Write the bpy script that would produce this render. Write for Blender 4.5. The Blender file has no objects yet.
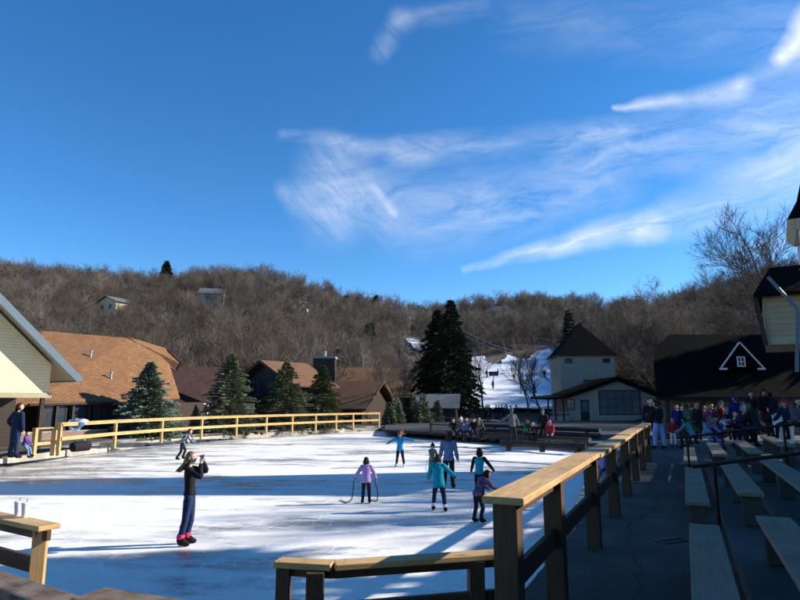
import bpy, math, random
import numpy as np
from mathutils import Vector, Matrix, noise
R=math.radians
C=bpy.context.scene.collection
random.seed(7)
# ------------------------------------------------------------------ camera geometry (used to place things on real planes)
F=600.0;H=2.4;P=math.atan(103/600)
def ray(px,py):
    u=(px-400)/F;v=(300-py)/F
    return Vector((u,math.cos(P)-v*math.sin(P),math.sin(P)+v*math.cos(P)))
def G(px,py,z=0.0):
    r=ray(px,py);t=(z-H)/r.z
    return Vector((r.x*t,r.y*t,z))
def D(px,py,Y):
    r=ray(px,py);t=Y/r.y
    return Vector((r.x*t,Y,H+r.z*t))
def proj(p):
    x,y,z=p[0],p[1],p[2]-H
    f=y*math.cos(P)+z*math.sin(P); up=-y*math.sin(P)+z*math.cos(P)
    return 400+F*x/f, 300-F*up/f
U=Vector((.423,.906,0)); N=Vector((.906,-.423,0))
def TN(t,n,z=0.0): 
    v=U*t+N*n; v.z=z; return v
# ------------------------------------------------------------------ mesh builder
class MB:
    def __init__(s): s.v=[];s.f=[];s.m=[];s.uv=[]
    def face(s,pts,mi=0,ax=None):
        i=len(s.v); pts=[Vector(p) for p in pts]; s.v+=pts; s.f.append(tuple(range(i,i+len(pts)))); s.m.append(mi)
        nn=Vector((0,0,0))
        for k in range(len(pts)):
            a=pts[k];b=pts[(k+1)%len(pts)]; nn+=a.cross(b)
        if nn.length<1e-12: nn=Vector((0,0,1))
        nn.normalize()
        if ax is None:
            ud=Vector((0,0,1)).cross(nn)
            if ud.length<1e-3: ud=Vector((1,0,0))
        else:
            ud=ax-nn*ax.dot(nn)
            if ud.length<1e-3: ud=nn.orthogonal()
        ud.normalize(); vd=nn.cross(ud)
        s.uv.append([(p.dot(ud),p.dot(vd)) for p in pts])
    def hexa(s,c,mi=0,ax=None):
        for q in ((3,2,1,0),(4,5,6,7),(0,1,5,4),(1,2,6,5),(2,3,7,6),(3,0,4,7)):
            s.face([c[k] for k in q],mi,ax)
    def box(s,x0,y0,z0,x1,y1,z1,mi=0):
        s.hexa([(x0,y0,z0),(x1,y0,z0),(x1,y1,z0),(x0,y1,z0),(x0,y0,z1),(x1,y0,z1),(x1,y1,z1),(x0,y1,z1)],mi)
    def beam(s,a,b,w,h,mi=0,up=(0,0,1)):
        a=Vector(a);b=Vector(b);d=(b-a).normalized();up=Vector(up)
        sd=d.cross(up)
        if sd.length<1e-3: sd=d.cross(Vector((0,1,0)))
        sd.normalize(); uu=sd.cross(d).normalized()
        c=[]
        for q in (a,b):
            pass
        S=sd*w/2;T=uu*h/2
        c=[a-S-T,b-S-T,b+S-T,a+S-T,a-S+T,b-S+T,b+S+T,a+S+T]
        s.hexa([c[0],c[3],c[2],c[1],c[4],c[7],c[6],c[5]],mi,d)
    def nails(s,pts,z,mi=1,r=.006):
        for p in pts: s.face([(p[0]+r*math.cos(q*.785),p[1]+r*math.sin(q*.785),z) for q in range(8)],mi)
    def post(s,p,w,z0,z1,yaw=0,mi=0):
        c=math.cos(yaw)*w/2;q=math.sin(yaw)*w/2;x,y=p[0],p[1]
        k=[(x-c+q,y-q-c),(x+c+q,y+q-c),(x+c-q,y+q+c),(x-c-q,y-q+c)]
        s.hexa([(a,b,z0) for a,b in k]+[(a,b,z1) for a,b in k],mi,Vector((0,0,1)))
    def prism(s,poly,z0,z1,mi=0):
        n=len(poly)
        ar=sum(poly[i][0]*poly[(i+1)%n][1]-poly[(i+1)%n][0]*poly[i][1] for i in range(n))
        if ar<0: poly=poly[::-1]
        s.face([(p[0],p[1],z1) for p in poly],mi); s.face([(p[0],p[1],z0) for p in poly[::-1]],mi)
        for i in range(n):
            a=poly[i];b=poly[(i+1)%n]
            s.face([(a[0],a[1],z0),(b[0],b[1],z0),(b[0],b[1],z1),(a[0],a[1],z1)],mi)
    def slab(s,a,b,c,d,t,mi=0):   # quad (ccw from outside) thickened inwards
        a,b,c,d=map(Vector,(a,b,c,d)); n=(b-a).cross(d-a)
        if n.length<1e-6: n=(c-a).cross(d-a)
        n=n.normalized()*t
        s.hexa([a-n,b-n,c-n,d-n,a,b,c,d],mi)
    def tube(s,pts,rad,n=8,mi=0,cap=True):
        pts=[Vector(p) for p in pts]; rings=[]; prev=None
        for i,p in enumerate(pts):
            d=(pts[min(i+1,len(pts)-1)]-pts[max(i-1,0)])
            d=d.normalized() if d.length>1e-9 else Vector((0,0,1))
            if prev is None: a=d.orthogonal().normalized()
            else:
                a=prev-d*prev.dot(d); a=a.normalized() if a.length>1e-6 else d.orthogonal().normalized()
            prev=a;b=d.cross(a); r=rad[i] if isinstance(rad,(list,tuple)) else rad
            rings.append([p+(a*math.cos(2*math.pi*k/n)+b*math.sin(2*math.pi*k/n))*r for k in range(n)])
        L=0
        for i in range(len(pts)-1):
            i0=len(s.v); s.v+=rings[i]+rings[i+1]; l2=L+(pts[i+1]-pts[i]).length
            for k in range(n):
                k2=(k+1)%n
                s.f.append((i0+k,i0+k2,i0+n+k2,i0+n+k)); s.m.append(mi)
                s.uv.append([(L,k*.1),(L,k*.1+.1),(l2,k*.1+.1),(l2,k*.1)])
            L=l2
        if cap:
            s.face(rings[0][::-1],mi); s.face(rings[-1],mi)
    def ball(s,c,r,seg=12,ring=8,mi=0,fn=None):
        c=Vector(c); r=Vector(r) if not isinstance(r,(int,float)) else Vector((r,r,r))
        i0=len(s.v)
        for i in range(ring+1):
            th=math.pi*i/ring
            for k in range(seg):
                ph=2*math.pi*k/seg
                d=Vector((math.sin(th)*math.cos(ph),math.sin(th)*math.sin(ph),math.cos(th)))
                q=Vector((d.x*r.x,d.y*r.y,d.z*r.z))
                if fn: q=fn(d,q)
                s.v.append(c+q)
        for i in range(ring):
            for k in range(seg):
                k2=(k+1)%seg
                s.f.append((i0+i*seg+k,i0+(i+1)*seg+k,i0+(i+1)*seg+k2,i0+i*seg+k2)); s.m.append(mi)
                s.uv.append([(0,0),(0,.1),(.1,.1),(.1,0)])
    def mesh(s,name,smooth=False,weld=False):
        me=bpy.data.meshes.new(name); me.from_pydata([tuple(v) for v in s.v],[],s.f)
        me.polygons.foreach_set('material_index',s.m)
        uv=me.uv_layers.new(name='UVMap'); flat=[c for f in s.uv for p in f for c in p]
        uv.data.foreach_set('uv',flat)
        if smooth: me.polygons.foreach_set('use_smooth',[True]*len(s.f))
        me.update(); return me
    def build(s,name,mats,parent=None,off=None,smooth=False,bevel=0.0,weld=False):
        if off is not None:
            o_=Vector(off); s.v=[v-o_ for v in s.v]
        me=s.mesh(name,smooth)
        if bevel or weld:
            import bmesh
            bm=bmesh.new(); bm.from_mesh(me); bmesh.ops.remove_doubles(bm,verts=bm.verts,dist=.0005); bm.to_mesh(me); bm.free()
        return link(name,me,mats,parent,bevel)
def link(name,me,mats,parent=None,bevel=0.0):
    if not isinstance(mats,(list,tuple)): mats=[mats]
    o=bpy.data.objects.new(name,me); C.objects.link(o)
    if len(me.materials)==0:
        for m in mats: me.materials.append(m)
    else:
        for i,m in enumerate(mats):
            o.material_slots[i].link='OBJECT'; o.material_slots[i].material=m
    if parent: o.parent=parent
    if bevel:
        b=o.modifiers.new('bevel','BEVEL'); b.width=bevel; b.segments=2; b.limit_method='ANGLE'
    return o
def tag(o,label=None,cat=None,group=None,kind=None):
    if label: o['label']=label
    if cat: o['category']=cat
    if group: o['group']=group
    if kind: o['kind']=kind
    return o
def thing(name,label,cat,loc=(0,0,0),rz=0,group=None,sc=1.0):
    o=bpy.data.objects.new(name,None); C.objects.link(o); o.empty_display_size=.2
    o.location=loc; o.rotation_euler=(0,0,rz); o.scale=(sc,sc,sc)
    return tag(o,label,cat,group)
def copy_tree(o,parent=None):
    c=o.copy(); C.objects.link(c); c.parent=parent
    for ch in list(o.children): copy_tree(ch,c)
    return c
# ------------------------------------------------------------------ materials
def nodes(name):
    m=bpy.data.materials.new(name); m.use_nodes=True; nt=m.node_tree
    b=nt.nodes['Principled BSDF']; return m,nt,b
class NT:
    def __init__(s,nt): s.nt=nt
    def n(s,t,**k):
        o=s.nt.nodes.new(t)
        for a,v in k.items():
            if a.startswith('_'): setattr(o,a[1:],v)
        for a,v in k.items():
            if not a.startswith('_'):
                kk=a
                if a[0]=='i' and a[1:].isdigit(): kk=int(a[1:])
                s.set(o.inputs[kk],v)
        return o
    def set(s,inp,v):
        if isinstance(v,bpy.types.NodeSocket): s.nt.links.new(v,inp)
        elif isinstance(v,bpy.types.Node): s.nt.links.new(v.outputs[0],inp)
        else: inp.default_value=v
    def math(s,op,a,b=0.0,c=0.0,clamp=False):
        o=s.nt.nodes.new('ShaderNodeMath'); o.operation=op; o.use_clamp=clamp
        s.set(o.inputs[0],a); s.set(o.inputs[1],b)
        if op in('MULTIPLY_ADD','SMOOTH_MIN','COMPARE'): s.set(o.inputs[2],c)
        return o.outputs[0]
    def mix(s,f,a,b,blend='MIX'):
        o=s.nt.nodes.new('ShaderNodeMix'); o.data_type='RGBA'; o.blend_type=blend
        s.set(o.inputs[0],f); s.set(o.inputs[6],a); s.set(o.inputs[7],b); return o.outputs[2]
    def ramp(s,f,stops):
        o=s.nt.nodes.new('ShaderNodeValToRGB'); cr=o.color_ramp
        while len(cr.elements)<len(stops): cr.elements.new(.5)
        for e,(p,c) in zip(cr.elements,stops):
            e.position=p; e.color=(c,c,c,1) if isinstance(c,(int,float)) else (*c,1)
        s.set(o.inputs[0],f); return o.outputs[0]
    def coords(s,kind,scale=(1,1,1),rot=(0,0,0)):
        tc=s.nt.nodes.new('ShaderNodeTexCoord'); mp=s.nt.nodes.new('ShaderNodeMapping')
        mp.inputs['Scale'].default_value=scale; mp.inputs['Rotation'].default_value=rot
        s.nt.links.new(tc.outputs[kind],mp.inputs[0]); return mp.outputs[0]
    def noise(s,v,scale,detail=4,rough=.55,dist=0.0):
        o=s.nt.nodes.new('ShaderNodeTexNoise'); s.set(o.inputs['Vector'],v)
        o.inputs['Scale'].default_value=scale; o.inputs['Detail'].default_value=detail; o.inputs['Roughness'].default_value=rough
        o.inputs['Distortion'].default_value=dist; return o.outputs[0]
def c4(c): return (*c,1) if len(c)==3 else c
def noisy(name,c1,c2,scale=8,detail=6,rough=.8,bump=.2,kind='Object',stretch=(1,1,1),c3=None,lo=.35,hi=.65,bscale=None,rndobj=0.0,spec=.3,bdist=.02):
    m,nt,b=nodes(name); k=NT(nt); v=k.coords(kind,stretch)
    f=k.noise(v,scale,detail); col=k.mix(k.ramp(f,[(lo,0),(hi,1)]),c4(c1),c4(c2))
    if c3: 
        f2=k.noise(v,scale*.17,3); col=k.mix(k.ramp(f2,[(.45,0),(.62,1)]),col,c4(c3))
    if rndobj:
        oi=nt.nodes.new('ShaderNodeObjectInfo')
        hv=k.n('ShaderNodeHueSaturation'); k.set(hv.inputs['Value'],k.math('MULTIPLY_ADD',oi.outputs['Random'],rndobj*2,1-rndobj)); k.set(hv.inputs['Color'],col); col=hv.outputs[0]
    k.set(b.inputs['Base Color'],col); b.inputs['Roughness'].default_value=rough; b.inputs['Specular IOR Level'].default_value=spec
    if bump:
        bn=k.noise(v,bscale or scale*3,5)
        bp=k.n('ShaderNodeBump',Strength=bump,Distance=bdist,Height=bn); k.set(b.inputs['Normal'],bp.outputs[0])
    return m
def plain(name,c,rough=.6,metal=0.0,var=.15,scale=20,spec=.4):
    m=noisy(name,[x*(1-var) for x in c],[min(1,x*(1+var)) for x in c],scale,4,rough,.08,spec=spec)
    m.node_tree.nodes['Principled BSDF'].inputs['Metallic'].default_value=metal
    return m
def wood(name,c1,c2,ck,rough=.65,weather=0.0,wc=(.25,.24,.22)):
    m,nt,b=nodes(name); k=NT(nt); v=k.coords('UV',(1.1,14,1))
    w=nt.nodes.new('ShaderNodeTexNoise'); k.set(w.inputs['Vector'],v); w.inputs['Scale'].default_value=2.2; w.inputs['Detail'].default_value=7; w.inputs['Distortion'].default_value=1.4
    col=k.mix(k.ramp(w.outputs[0],[(.33,0),(.68,1)]),c4(c1),c4(c2))
    v2=k.coords('UV',(1,1,1)); big=k.noise(v2,1.7,4)
    col=k.mix(k.math('MULTIPLY',k.ramp(big,[(.42,0),(.7,1)]),.6),col,c4([x*.62 for x in c1]))
    if weather: col=k.mix(k.math('MULTIPLY',k.ramp(k.noise(v2,5,5),[(.4,0),(.6,1)]),weather),col,c4(wc))
    # knots and cracks
    vo=nt.nodes.new('ShaderNodeTexVoronoi'); k.set(vo.inputs['Vector'],k.coords('UV',(2.1,5.5,1))); vo.inputs['Scale'].default_value=1.0
    kn=k.ramp(vo.outputs['Distance'],[(.04,1),(.13,0)]); col=k.mix(k.math('MULTIPLY',kn,.8),col,c4(ck))
    fine=k.noise(k.coords('UV',(3,90,1)),1.5,3)
    crack=k.ramp(fine,[(.28,1),(.36,0)]); col=k.mix(k.math('MULTIPLY',crack,.6),col,c4(ck))
    k.set(b.inputs['Base Color'],col); b.inputs['Roughness'].default_value=rough; b.inputs['Specular IOR Level'].default_value=.25
    bp=k.n('ShaderNodeBump',Strength=.5,Distance=.004,Height=fine); k.set(b.inputs['Normal'],bp.outputs[0])
    return m
def shingle(name,c1,c2,cm,bw=.32,bh=.16,rough=.9):
    m,nt,b=nodes(name); k=NT(nt); v=k.coords('UV')
    br=nt.nodes.new('ShaderNodeTexBrick'); k.set(br.inputs['Vector'],v)
    br.inputs['Color1'].default_value=c4(c1); br.inputs['Color2'].default_value=c4(c2); br.inputs['Mortar'].default_value=c4(cm)
    br.inputs['Scale'].default_value=1; br.inputs['Mortar Size'].default_value=.012; br.inputs['Mortar Smooth'].default_value=.3
    br.inputs['Brick Width'].default_value=bw; br.inputs['Row Height'].default_value=bh; br.inputs['Bias'].default_value=0
    col=br.outputs[0]; f=k.noise(v,.7,5)
    col=k.mix(k.ramp(f,[(.35,0),(.7,1)]),col,k.mix(.35,col,c4([x*.55 for x in c1])))
    f2=k.noise(v,9,4); col=k.mix(k.ramp(f2,[(.4,0),(.75,.5)]),col,c4([min(1,x*1.35) for x in c2]))
    k.set(b.inputs['Base Color'],col); b.inputs['Roughness'].default_value=rough; b.inputs['Specular IOR Level'].default_value=.15
    bp=k.n('ShaderNodeBump',Strength=.6,Distance=.02,Height=k.math('SUBTRACT',1,br.outputs['Fac'])); k.set(b.inputs['Normal'],bp.outputs[0])
    return m
def siding(name,c,pitch=.13,vert=False,dark=.45,rough=.55):
    m,nt,b=nodes(name); k=NT(nt); v=k.coords('UV')
    sp=nt.nodes.new('ShaderNodeSeparateXYZ'); k.set(sp.inputs[0],v)
    t=k.math('FRACT',k.math('DIVIDE',sp.outputs[0 if vert else 1],pitch))
    line=k.ramp(t,[(0,1),(.07,.7),(.12,0)])
    f=k.noise(v,2.5,5); col=k.mix(k.ramp(f,[(.3,0),(.75,1)]),c4(c),c4([x*.82 for x in c]))
    col=k.mix(line,col,c4([x*dark for x in c]))
    k.set(b.inputs['Base Color'],col); b.inputs['Roughness'].default_value=rough; b.inputs['Specular IOR Level'].default_value=.25
    bp=k.n('ShaderNodeBump',Strength=.5,Distance=.015,Height=t); k.set(b.inputs['Normal'],bp.outputs[0])
    return m
def needles(name,c1,c2):
    m,nt,b=nodes(name); k=NT(nt)
    f=k.noise(k.coords('Object'),2.2,4); f2=k.noise(k.coords('Object'),14,2)
    col=k.mix(k.ramp(k.math('MULTIPLY_ADD',f2,.5,k.math('MULTIPLY',f,.5)),[(.38,0),(.62,1)]),c4(c1),c4(c2))
    oi=nt.nodes.new('ShaderNodeObjectInfo'); hv=k.n('ShaderNodeHueSaturation'); k.set(hv.inputs['Value'],k.math('MULTIPLY_ADD',oi.outputs['Random'],.4,.8)); k.set(hv.inputs['Color'],col)
    k.set(b.inputs['Base Color'],hv.outputs[0]); b.inputs['Roughness'].default_value=.7; b.inputs['Specular IOR Level'].default_value=.25
    return m
def fabric(name,c,rough=.85): return plain(name,c,rough,0,.2,30,.15)
def glassmat(name,c=(.03,.04,.05)):
    m=plain(name,c,.08,0,.1,3,.6); return m
M={}
M['wood_new']=wood('yellow_pine',(.44,.26,.10),(.57,.37,.17),(.10,.05,.02))
M['wood_far']=wood('far_pine',(.45,.27,.10),(.57,.37,.16),(.14,.07,.03))
M['wood_post']=wood('brown_treated_wood',(.062,.031,.014),(.115,.062,.028),(.015,.008,.004),weather=.3,wc=(.05,.032,.02))
M['wood_tie']=wood('railway_tie_wood',(.08,.05,.034),(.17,.12,.085),(.02,.015,.01),rough=.85,weather=.6,wc=(.2,.17,.14))
M['wood_bench']=wood('grey_bench_wood',(.24,.17,.095),(.34,.25,.15),(.06,.045,.03),rough=.85,weather=.5,wc=(.25,.22,.17))
M['wood_dark']=wood('dark_stained_wood',(.035,.022,.015),(.06,.04,.028),(.01,.008,.006))
M['log']=wood('dark_log_wood',(.03,.02,.014),(.07,.048,.034),(.015,.012,.01),weather=.4,wc=(.075,.06,.055))
M['black_metal']=plain('black_pipe_metal',(.012,.012,.013),.4,.6)
M['grey_metal']=plain('galvanised_metal',(.35,.36,.37),.45,.7)
M['iron']=plain('rusty_iron',(.05,.038,.03),.8,.3)
M['blade']=plain('steel_blade',(.6,.62,.64),.25,1)
M['shingle_orange']=shingle('orange_brown_shingles',(.165,.08,.035),(.26,.132,.062),(.06,.032,.018))
M['shingle_dark']=shingle('dark_red_brown_shingles',(.028,.015,.012),(.055,.03,.023),(.01,.006,.005),.3,.22)
M['shingle_black']=shingle('black_shingles',(.004,.004,.004),(.009,.0085,.0085),(.002,.002,.002))
M['shingle_black'].node_tree.nodes['Principled BSDF'].inputs['Specular IOR Level'].default_value=.03
M['shingle_brown']=shingle('brown_shingles',(.135,.07,.038),(.20,.105,.058),(.05,.03,.02))
M['shingle_grey']=shingle('grey_shingles',(.10,.11,.12),(.15,.16,.17),(.05,.05,.05))
M['cream']=siding('cream_lap_siding',(.82,.66,.39))
M['cream_v']=siding('cream_vertical_siding',(.42,.36,.23),.12,True,.5)
M['beige']=siding('beige_board_siding',(.40,.36,.29),.3,True,.8)
M['tan']=siding('tan_lap_siding',(.52,.44,.30))
M['brown_side']=siding('dark_brown_siding',(.05,.035,.026),.2)
M['brown_board']=siding('brown_board_siding',(.04,.025,.017),.22,True)
M['grey_side']=siding('grey_siding',(.33,.34,.35),.2)
M['white_trim']=plain('white_trim_paint',(.72,.72,.70),.5)
M['grey_trim']=plain('grey_blue_fascia_paint',(.10,.135,.16),.45)
M['soffit']=siding('soffit_panels',(.55,.50,.36),.3,True,.6)
M['glass']=glassmat('window_glass')
M['glass_sky']=glassmat('pale_window_glass',(.10,.13,.15))
M['stone']=shingle('fieldstone',(.17,.15,.13),(.28,.24,.2),(.06,.055,.05),.35,.2)
M['brick']=shingle('old_brick',(.22,.13,.1),(.32,.2,.15),(.2,.18,.16),.22,.075)
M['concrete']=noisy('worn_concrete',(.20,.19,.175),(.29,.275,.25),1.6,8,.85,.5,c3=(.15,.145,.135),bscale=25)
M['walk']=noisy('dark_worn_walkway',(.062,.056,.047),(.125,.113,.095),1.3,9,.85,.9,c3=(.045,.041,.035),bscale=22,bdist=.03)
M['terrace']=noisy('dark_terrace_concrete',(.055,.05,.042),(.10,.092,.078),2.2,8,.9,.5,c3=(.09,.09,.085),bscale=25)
M['curb']=noisy('weathered_curb_concrete',(.34,.30,.24),(.50,.45,.36),2.5,8,.9,.5,c3=(.25,.22,.18))
M['rock']=noisy('rubble_rock',(.10,.09,.08),(.22,.2,.18),5,6,.95,.6,rndobj=.2)
M['bark']=noisy('grey_brown_bark',(.085,.065,.05),(.16,.125,.1),9,5,.95,.4,stretch=(1,1,.2),rndobj=.15)
M['twig']=noisy('bare_twigs',(.09,.066,.05),(.16,.122,.095),.045,4,.95,0,lo=.42,hi=.58,rndobj=.18)
def woodmat():
    m,nt,b=nodes('hillside_branches'); k=NT(nt); at=nt.nodes.new('ShaderNodeAttribute'); at.attribute_name='tint'
    cr=nt.nodes.new('ShaderNodeValToRGB'); k.set(cr.inputs[0],at.outputs['Fac']); e=cr.color_ramp.elements
    for p_,c_ in ((.33,(.095,.078,.065,1)),(.66,(.155,.128,.108,1))): e.new(p_).color=c_
    e[0].color=(.085,.062,.043,1); e[-1].color=(.29,.26,.225,1)
    f=k.noise(k.coords('Object'),.03,3); col=k.mix(k.ramp(f,[(.4,0),(.6,.55)]),cr.outputs[0],c4((.10,.076,.054)))
    k.set(b.inputs['Base Color'],col); b.inputs['Roughness'].default_value=.95; b.inputs['Specular IOR Level'].default_value=.1; return m
M['woodmat']=woodmat()
M['spruce']=needles('blue_green_spruce_needles',(.045,.078,.052),(.16,.20,.135))
M['spruce_lit']=needles('olive_spruce_needles',(.045,.068,.032),(.17,.18,.085))  # yellower needle green than the blue-green spruce
M['fir']=needles('dark_fir_needles',(.018,.027,.013),(.055,.06,.028))
M['skin']=plain('skin',(.55,.33,.24),.5,0,.08,10,.4)
M['eye']=plain('eye',(.02,.015,.012),.2)
M['lip']=plain('lip',(.42,.14,.12),.5)
def FB(n,c): 
    M[n]=fabric(n,c); return M[n]
for n_,c_ in dict(black_knit=(.012,.012,.013),blue_denim=(.016,.03,.075),pink_knit=(.62,.04,.12),blonde_hair=(.24,.13,.055),brown_hair=(.055,.03,.018),dark_hair=(.018,.012,.01),
    sky_blue_nylon=(.02,.24,.50),teal_nylon=(.01,.27,.34),lilac_nylon=(.42,.24,.50),tan_fleece=(.36,.26,.19),slate_knit=(.13,.17,.30),purple_nylon=(.10,.05,.24),
    black_nylon=(.015,.015,.018),navy_nylon=(.015,.022,.06),white_knit=(.7,.7,.7),red_knit=(.36,.025,.035),grey_wool=(.10,.10,.105),royal_blue=(.012,.018,.12),green_nylon=(.012,.16,.05),
    maroon=(.13,.018,.03),light_blue=(.14,.22,.33),pink_nylon=(.7,.12,.25),plaid_black_white=(.22,.21,.24),olive=(.07,.08,.03),violet=(.10,.035,.17),pale_jeans=(.25,.33,.62),boot_black=(.012,.011,.011),orange_plastic=(.7,.14,.02),white_leather=(.6,.58,.55)).items(): FB(n_,c_)
# two-tone print for the patterned jacket
def patterned(name,c1,c2,scale):
    m,nt,b=nodes(name); k=NT(nt); vo=nt.nodes.new('ShaderNodeTexVoronoi'); k.set(vo.inputs['Vector'],k.coords('Object')); vo.inputs['Scale'].default_value=scale
    sp=nt.nodes.new('ShaderNodeSeparateColor'); k.set(sp.inputs[0],vo.outputs['Color'])
    k.set(b.inputs['Base Color'],k.mix(k.ramp(sp.outputs[0],[(.45,0),(.5,1)]),c4(c1),c4(c2))); b.inputs['Roughness'].default_value=.8
    return m
M['print_bw']=patterned('black_white_print',(.03,.03,.035),(.5,.5,.52),26)
M['print_pink']=patterned('purple_pink_print',(.035,.028,.09),(.2,.06,.14),24)
def icemat():
    m,nt,b=nodes('skated_ice'); k=NT(nt); v=k.coords('Object')
    vs=k.coords('Object',(.35,1,1),(0,0,R(8)))
    big=k.noise(vs,.32,6,.6,.6); med=k.noise(vs,1.6,7,.65,.4); fine=k.noise(k.coords('Object',(1,2.5,1)),9,6,.7)
    a=k.math('MULTIPLY_ADD',med,.45,k.math('MULTIPLY',big,.6))
    a=k.math('MULTIPLY_ADD',fine,.14,a)
    # the wet rim of the rink, greyer
    sp=nt.nodes.new('ShaderNodeSeparateXYZ'); k.set(sp.inputs[0],v)
    rim=k.ramp(k.math('MULTIPLY',k.math('ADD',sp.outputs[0],18.5),.11),[(0,.2),(1,0)])
    a=k.math('ADD',a,rim)
    wet=k.ramp(a,[(.60,0),(.70,1)])
    snowc=k.mix(k.ramp(fine,[(.3,0),(.7,1)]),c4((.70,.66,.59)),c4((.86,.81,.73)))
    col=k.mix(wet,snowc,c4((.27,.275,.265)))
    # skate scratches: thin curved lines
    w=None
    for rot,sc in ((.2,.9),(1.3,.7),(2.3,.8)):
        wv=nt.nodes.new('ShaderNodeTexWave'); k.set(wv.inputs['Vector'],k.coords('Object',(1,1,1),(0,0,rot))); wv.inputs['Scale'].default_value=sc
        wv.inputs['Distortion'].default_value=14; wv.inputs['Detail'].default_value=3; wv.inputs['Detail Scale'].default_value=.5
        q=k.ramp(wv.outputs[0],[(.965,0),(.985,1)]); w=q if w is None else k.math('MAXIMUM',w,q)
    w=k.math('MULTIPLY',w,k.ramp(k.noise(v,.9,3),[(.42,0),(.6,.6)]))
    col=k.mix(w,col,c4((.85,.86,.88)))
    k.set(b.inputs['Base Color'],col)
    k.set(b.inputs['Roughness'],k.mix(wet,(.62,.62,.62,1),(.16,.16,.16,1)))
    b.inputs['Specular IOR Level'].default_value=.35; b.inputs['Subsurface Weight'].default_value=0
    bp=k.n('ShaderNodeBump',Strength=.25,Distance=.01,Height=k.math('MULTIPLY_ADD',fine,1.0,w)); k.set(b.inputs['Normal'],bp.outputs[0])
    return m
M['ice']=icemat()
M['snow']=noisy('groomed_snow',(.68,.70,.73),(.80,.81,.83),.35,7,.7,.3,bscale=2,c3=(.62,.64,.68),bdist=.2)
M['asphalt']=noisy('grey_asphalt',(.038,.037,.036),(.07,.068,.064),.5,9,.85,.3,c3=(.03,.03,.03),bscale=30)
M['dirt']=noisy('leafy_dirt',(.05,.035,.024),(.10,.072,.05),1.2,9,.95,.5,c3=(.06,.045,.035),bscale=8)
M['hill']=noisy('leaf_litter',(.10,.075,.055),(.17,.135,.105),.08,9,.95,.3,c3=(.10,.065,.04),bscale=1)
# ------------------------------------------------------------------ terrain
def lerp_tab(x,tab):
    if x<=tab[0][0]: return tab[0][1]
    for (a,b),(c,d) in zip(tab,tab[1:]):
        if x<=c: return b+(d-b)*(x-a)/(c-a)
    return tab[-1][1]
SKY=[(-100,276),(0,279),(60,284),(110,288),(170,290),(200,286),(240,284),(270,289),(300,296),(350,309),(400,319),(430,322),(470,316),(500,312),(560,312),(610,318),(650,322),(700,308),(760,290),(800,282),(900,275)]
def ridge(b):
    px=400+590*b
    Yr=lerp_tab(px,[(0,215),(300,205),(430,230),(560,225),(650,170),(800,150)])
    Yf=lerp_tab(px,[(0,56),(250,70),(400,80),(560,82),(650,62),(800,50)])
    return px,Yr,Yf,D(px,lerp_tab(px,SKY),Yr).z
def terr(x,y):
    if y<5: return .42
    b=max(-1.3,min(1.3,x/y)); px,Yr,Yf,zr=ridge(b)
    r=math.hypot(x,y)/math.hypot(1,b); t=(y-Yf)/(Yr-Yf)
    if t<=0: return .42
    nz=noise.noise(Vector((x*.03,y*.03,3)))*2.2*min(1,t*3)
    if t<1: return .42+(zr-.42)*t**1.15+nz*(1-t*.6)
    return zr+nz*.4-(t-1)*10
RINK=[(1.55,7.3),(.4,6.0),(-2,5.6),(-6,6.2),(-10.5,9),(-14.5,14.5),(-16.3,20)]+[tuple(G(*p)[:2]) for p in ((0,467),(60,458),(100,452),(150,446),(200,442),(250,438),(300,435),(345,432),(380,431),(415,433),(447,436.5),(485,440),(520,443),(560,446.5),(585,450),(598,458))]+[(7.3,23.0),(4.9,16.6),(3.2,11.8)]
def offset(poly,d):
    n=len(poly); out=[]
    ar=sum(poly[i][0]*poly[(i+1)%n][1]-poly[(i+1)%n][0]*poly[i][1] for i in range(n)); sg=1 if ar>0 else -1
    for i in range(n):
        a=Vector(poly[i-1]);b=Vector(poly[i]);c=Vector(poly[(i+1)%n])
        d1=(b-a).normalized();d2=(c-b).normalized()
        nn=Vector((d1.y+d2.y,-(d1.x+d2.x)))*sg
        nn.normalize(); out.append((b.x+nn.x*d,b.y+nn.y*d))
    return out
def inside(p,poly):
    x,y=p; c=False; n=len(poly)
    for i in range(n):
        x1,y1=poly[i];x2,y2=poly[i-1]
        if (y1>y)!=(y2>y) and x<(x2-x1)*(y-y1)/(y2-y1)+x1: c=not c
    return c
RK2=offset(RINK,.2)
def ring_piece(mb,a,b,z0,z1):
    n=len(a)
    for i in range(n):
        j=(i+1)%n
        mb.face([(*a[i],z1),(*a[j],z1),(*b[j],z1),(*b[i],z1)][::1]) 
        mb.face([(*a[i],z0),(*a[j],z0),(*a[j],z1),(*a[i],z1)])
        mb.face([(*b[i],z0),(*b[j],z0),(*b[j],z1),(*b[i],z1)])
# ground sheet around the rink
mb=MB(); S=.5; X0,X1,Y0,Y1=-72,72,-12,82; nx=int((X1-X0)/S);ny=int((Y1-Y0)/S)
vz=np.zeros((nx+1,ny+1)); 
def gz(x,y):
    if inside((x,y),RK2): return -.12
    if y<6.5 and x<3 : return .22
    v=terr(x,y)
    v+=noise.noise(Vector((x*.25,y*.25,0)))*.03
    return v
vs=[(X0+i*S,Y0+j*S,gz(X0+i*S,Y0+j*S)) for i in range(nx+1) for j in range(ny+1)]
fs=[(i*(ny+1)+j,(i+1)*(ny+1)+j,(i+1)*(ny+1)+j+1,i*(ny+1)+j+1) for i in range(nx) for j in range(ny)]
me=bpy.data.meshes.new('ground'); me.from_pydata(vs,[],fs); me.polygons.foreach_set('use_smooth',[True]*len(fs))
go=link('ground',me,M['dirt']); tag(go,kind='structure')
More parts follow.
